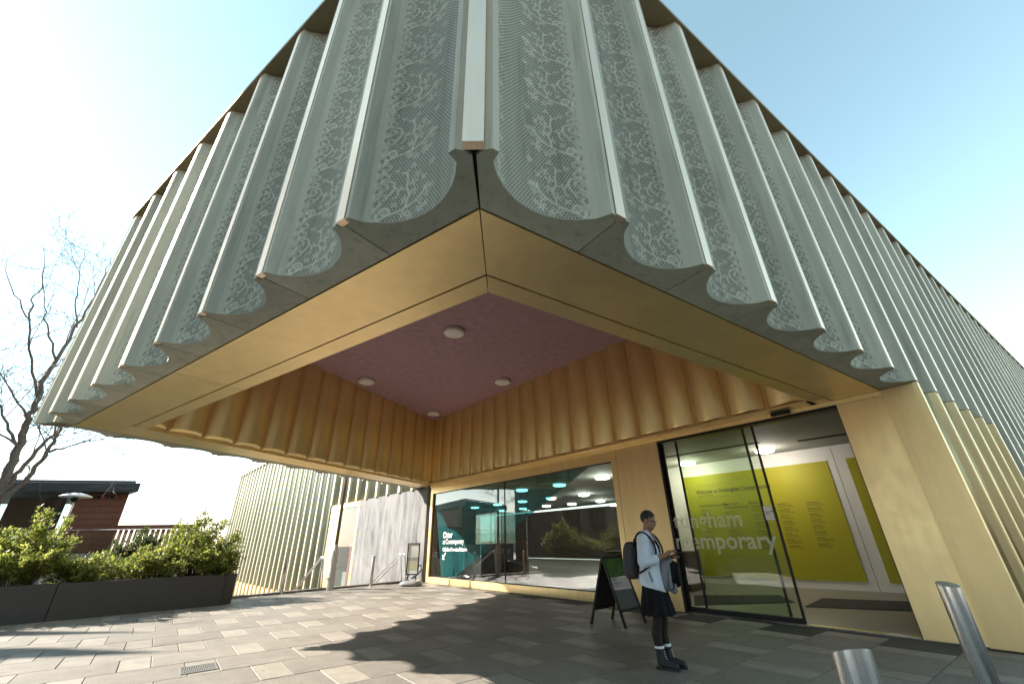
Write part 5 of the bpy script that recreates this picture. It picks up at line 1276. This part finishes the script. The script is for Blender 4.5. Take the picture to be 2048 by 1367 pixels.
# open front, folds
co_ = np.empty(len(cm.vertices) * 3, np.float32); cm.vertices.foreach_get('co', co_); co_ = co_.reshape(-1, 3)
ang = np.arctan2(co_[:, 1], co_[:, 0])
amp = 0.006 * np.clip((1.30 - co_[:, 2]) / 0.4, 0, 1)
co_[:, 0] += amp * np.cos(ang * 11 + co_[:, 2] * 7) * np.cos(ang); co_[:, 1] += amp * np.cos(ang * 11 + co_[:, 2] * 7) * np.sin(ang)
co_[:, 1] += 0.004 * np.sin(co_[:, 2] * 55 + co_[:, 0] * 20) * (np.abs(co_[:, 1]) > 0.17)
low = np.clip((0.95 - co_[:, 2]) / 0.15, 0, 1); co_[:, 2] -= low * 0.05 * np.cos(ang - 0.4)
cm.vertices.foreach_set('co', co_.ravel())
def vfront(c):
    if c.z > 1.475: return True
    if c.x > 0.02 and c.z > 0.70:
        hw = 0.012 + max(0.0, (c.z - 1.06)) * 0.22
        if c.z > 1.30: hw = 0.072 - (c.z - 1.30) * 0.12
        return abs(c.y) < hw
    return False
cull(cm, vfront)
co2 = link_mesh('cardigan', cm, person); sd_ = co2.modifiers.new('thick', 'SOLIDIFY'); sd_.thickness = 0.006; sd_.offset = 0
# pleated skirt
V = []; F = []; n = 96; zs = np.linspace(0.93, 0.535, 14)
for i, z in enumerate(zs):
    t = i / 13
    for k in range(n):
        a = 2 * math.pi * k / n; pl_ = 1 + (0.012 + 0.075 * t) * math.sin(13 * a + 0.6 * math.sin(3 * a)) + 0.03 * t * math.sin(5 * a + 1)
        V.append(((0.118 + 0.075 * t) * pl_ * math.cos(a) + 0.005, (0.158 + 0.055 * t) * pl_ * math.sin(a), z + 0.012 * t * math.sin(4 * a)))
for i in range(13):
    for k in range(n): F.append((i * n + k, i * n + (k + 1) % n, (i + 1) * n + (k + 1) % n, (i + 1) * n + k))
MB().add(V, F).build('skirt', M['black_cloth'], person, smooth=True)
for (x, y) in ((-0.01, -0.07), (0.03, 0.08)):
    bt_ = remeshed(merge(capsules([((x - 0.005, y, 0.075), 0.050, (x - 0.005, y, 0.165), 0.050), ((x, y, 0.070), 0.050, (x + 0.10, y, 0.052), 0.042), ((x + 0.10, y, 0.050), 0.042, (x + 0.155, y, 0.045), 0.036)])), 'boot', M['boot'], 0.007, 3)
    bo = link_mesh('boot', bt_, person)
    sl_ = []
    for k in range(24):
        a = 2 * math.pi * k / 24; sl_.append((x + 0.062 + 0.135 * math.copysign(abs(math.cos(a)) ** 0.8, math.cos(a)), y + (0.046 if math.cos(a) > 0 else 0.041) * math.copysign(abs(math.sin(a)) ** 0.7, math.sin(a))))
    MB().prism(sl_, 0.0, 0.028).build('sole', M['sole'], bo)
    lc = MB()
    for k in range(4): lc.tube([(x + 0.052 - 0.006 * k + 0.01, y - 0.022, 0.105 + 0.022 * k), (x + 0.058 - 0.004 * k + 0.004, y, 0.110 + 0.022 * k), (x + 0.052 - 0.006 * k + 0.01, y + 0.022, 0.105 + 0.022 * k)], 0.0035, 5)
    lc.build('laces', M['grey_paint'], bo)
    MB().lathe([(0.050, 0.195), (0.054, 0.205), (0.054, 0.224), (0.048, 0.229)], 18, (x - 0.006, y, 0)).build('sock', M['sock'], person, smooth=True)
    MB().lathe([(0.052, 0.175), (0.056, 0.185), (0.056, 0.200), (0.050, 0.205)], 18, (x - 0.005, y, 0)).build('boot_cuff', M['boot'], bo, smooth=True)
# things carried: their own objects
phone = MB().box((0, 0, 0), (0.145, 0.072, 0.009)).build('smartphone', M['black_metal'], bevel=0.004, label='dark smartphone held up in both hands of the standing person', cat='phone')
pw = person.matrix_basis if False else Matrix.Translation((PX, PY, 0)) @ Matrix.Rotation(ROT, 4, 'Z')
phone.matrix_world = pw @ Matrix.Translation((0.365, 0.005, 1.182)) @ Matrix.Rotation(R(-14), 4, 'Y')
scr = MB().box((0, 0, 0.0052), (0.130, 0.062, 0.001)).build('screen', simple('phone_glass', (0.03, 0.035, 0.04), 0.1), phone)
pack = empty('backpack', (0, 0, 0), label='dark grey backpack on the back of the standing person', cat='backpack'); pack.matrix_world = pw
M['pack'] = simple('charcoal_nylon', (0.040, 0.034, 0.038), 0.75, var=0.2, scale=10, bump=0.2, bscale=120)
V = []; F = []; nu, nv_ = 28, 18
for j in range(nv_):
    ph = -math.pi / 2 + math.pi * j / (nv_ - 1)
    for i in range(nu):
        a = 2 * math.pi * i / nu
        f = lambda c, e: math.copysign(abs(c) ** e, c)
        x = f(math.cos(ph), 0.4) * f(math.cos(a), 0.55) * 0.085; y = f(math.cos(ph), 0.4) * f(math.sin(a), 0.55) * 0.155; z = f(math.sin(ph), 0.55) * 0.215
        x -= 0.02 * (1 - (z / 0.215 + 0.4) ** 2)
        V.append((x - 0.225, y, z + 1.105))
for j in range(nv_ - 1):
    for i in range(nu): F.append((j * nu + i, j * nu + (i + 1) % nu, (j + 1) * nu + (i + 1) % nu, (j + 1) * nu + i))
MB().add(V, F).build('bag', M['pack'], pack, smooth=True)
MB().box((-0.318, 0, 1.02), (0.03, 0.22, 0.18)).build('front_pocket', M['pack'], pack, bevel=0.012)
for s in (-1, 1):
    st_ = sp([Vector(q) for q in ((-0.15, s * 0.10, 1.27), (-0.09, s * 0.115, 1.395), (-0.01, s * 0.118, 1.428), (0.085, s * 0.122, 1.36), (0.135, s * 0.135, 1.22), (0.09, s * 0.178, 1.09), (-0.03, s * 0.21, 1.00), (-0.14, s * 0.15, 0.96))], 4)
    mb = MB()
    for a, b_ in zip(st_[:-1], st_[1:]): mb.beam(a, b_, 0.012, 0.036, up=(0, s * 1.0, 0.15))
    mb.build('shoulder_strap', M['black_cloth'], pack)
MB().beam((0.03, -0.205, 0.99), (0.06, -0.215, 0.88), 0.006, 0.022, up=(0, 1, 0)).build('strap_end', M['black_cloth'], pack)
MB().tube(sp([Vector((-0.17, -0.03, 1.315)), Vector((-0.175, 0, 1.35)), Vector((-0.17, 0.03, 1.315))], 4), 0.007, 6).build('grab_handle', M['black_cloth'], pack)
# jacket folded over the left forearm
jk = empty('jacket', (0, 0, 0), label='grey jacket with dark lining draped over the standing person\'s forearm', cat='jacket'); jk.matrix_world = pw
M['jk'] = simple('grey_wool', (0.17, 0.175, 0.185), 0.9, var=0.15, scale=25, bump=0.3, bscale=150)
def drape(name, mat, x0, x1, y0, zt, zb, amp_, th):
    V = []; nx_, nz_ = 22, 16; F = []
    for j in range(nz_):
        t = j / (nz_ - 1)
        for i in range(nx_):
            s = i / (nx_ - 1); x = x0 + (x1 - x0) * s * (1 + 0.18 * t) - 0.02 * t
            y = y0 + amp_ * t * math.sin(s * 9 + t * 2) - 0.02 * math.sin(math.pi * t) ; z = zt + (zb - zt) * t + 0.02 * math.sin(s * 7) * t - 0.05 * (1 - t) * (s - 0.5)
            V.append((x, y, z))
    for j in range(nz_ - 1):
        for i in range(nx_ - 1): F.append((j * nx_ + i, j * nx_ + i + 1, (j + 1) * nx_ + i + 1, (j + 1) * nx_ + i))
    o = MB().add(V, F).build(name, mat, jk, smooth=True); m_ = o.modifiers.new('t', 'SOLIDIFY'); m_.thickness = th; return o
drape('outer_shell', M['jk'], 0.12, 0.25, -0.035, 1.11, 0.80, 0.030, 0.022)
drape('sleeve', M['jk'], 0.15, 0.28, 0.02, 1.12, 0.76, 0.02, 0.03)
drape('lining', M['black_cloth'], 0.22, 0.34, 0.0, 1.10, 0.86, 0.03, 0.022)
drape('rear_flap', M['black_cloth'], 0.12, 0.30, 0.12, 1.10, 0.82, 0.02, 0.02)
jt = remeshed(capsules([((0.10, 0.10, 1.105), 0.055, (0.21, 0.04, 1.125), 0.05), ((0.12, 0.0, 1.10), 0.04, (0.25, -0.005, 1.10), 0.04)]), 'fold', M['jk'], 0.01, 4); link_mesh('fold', jt, jk)
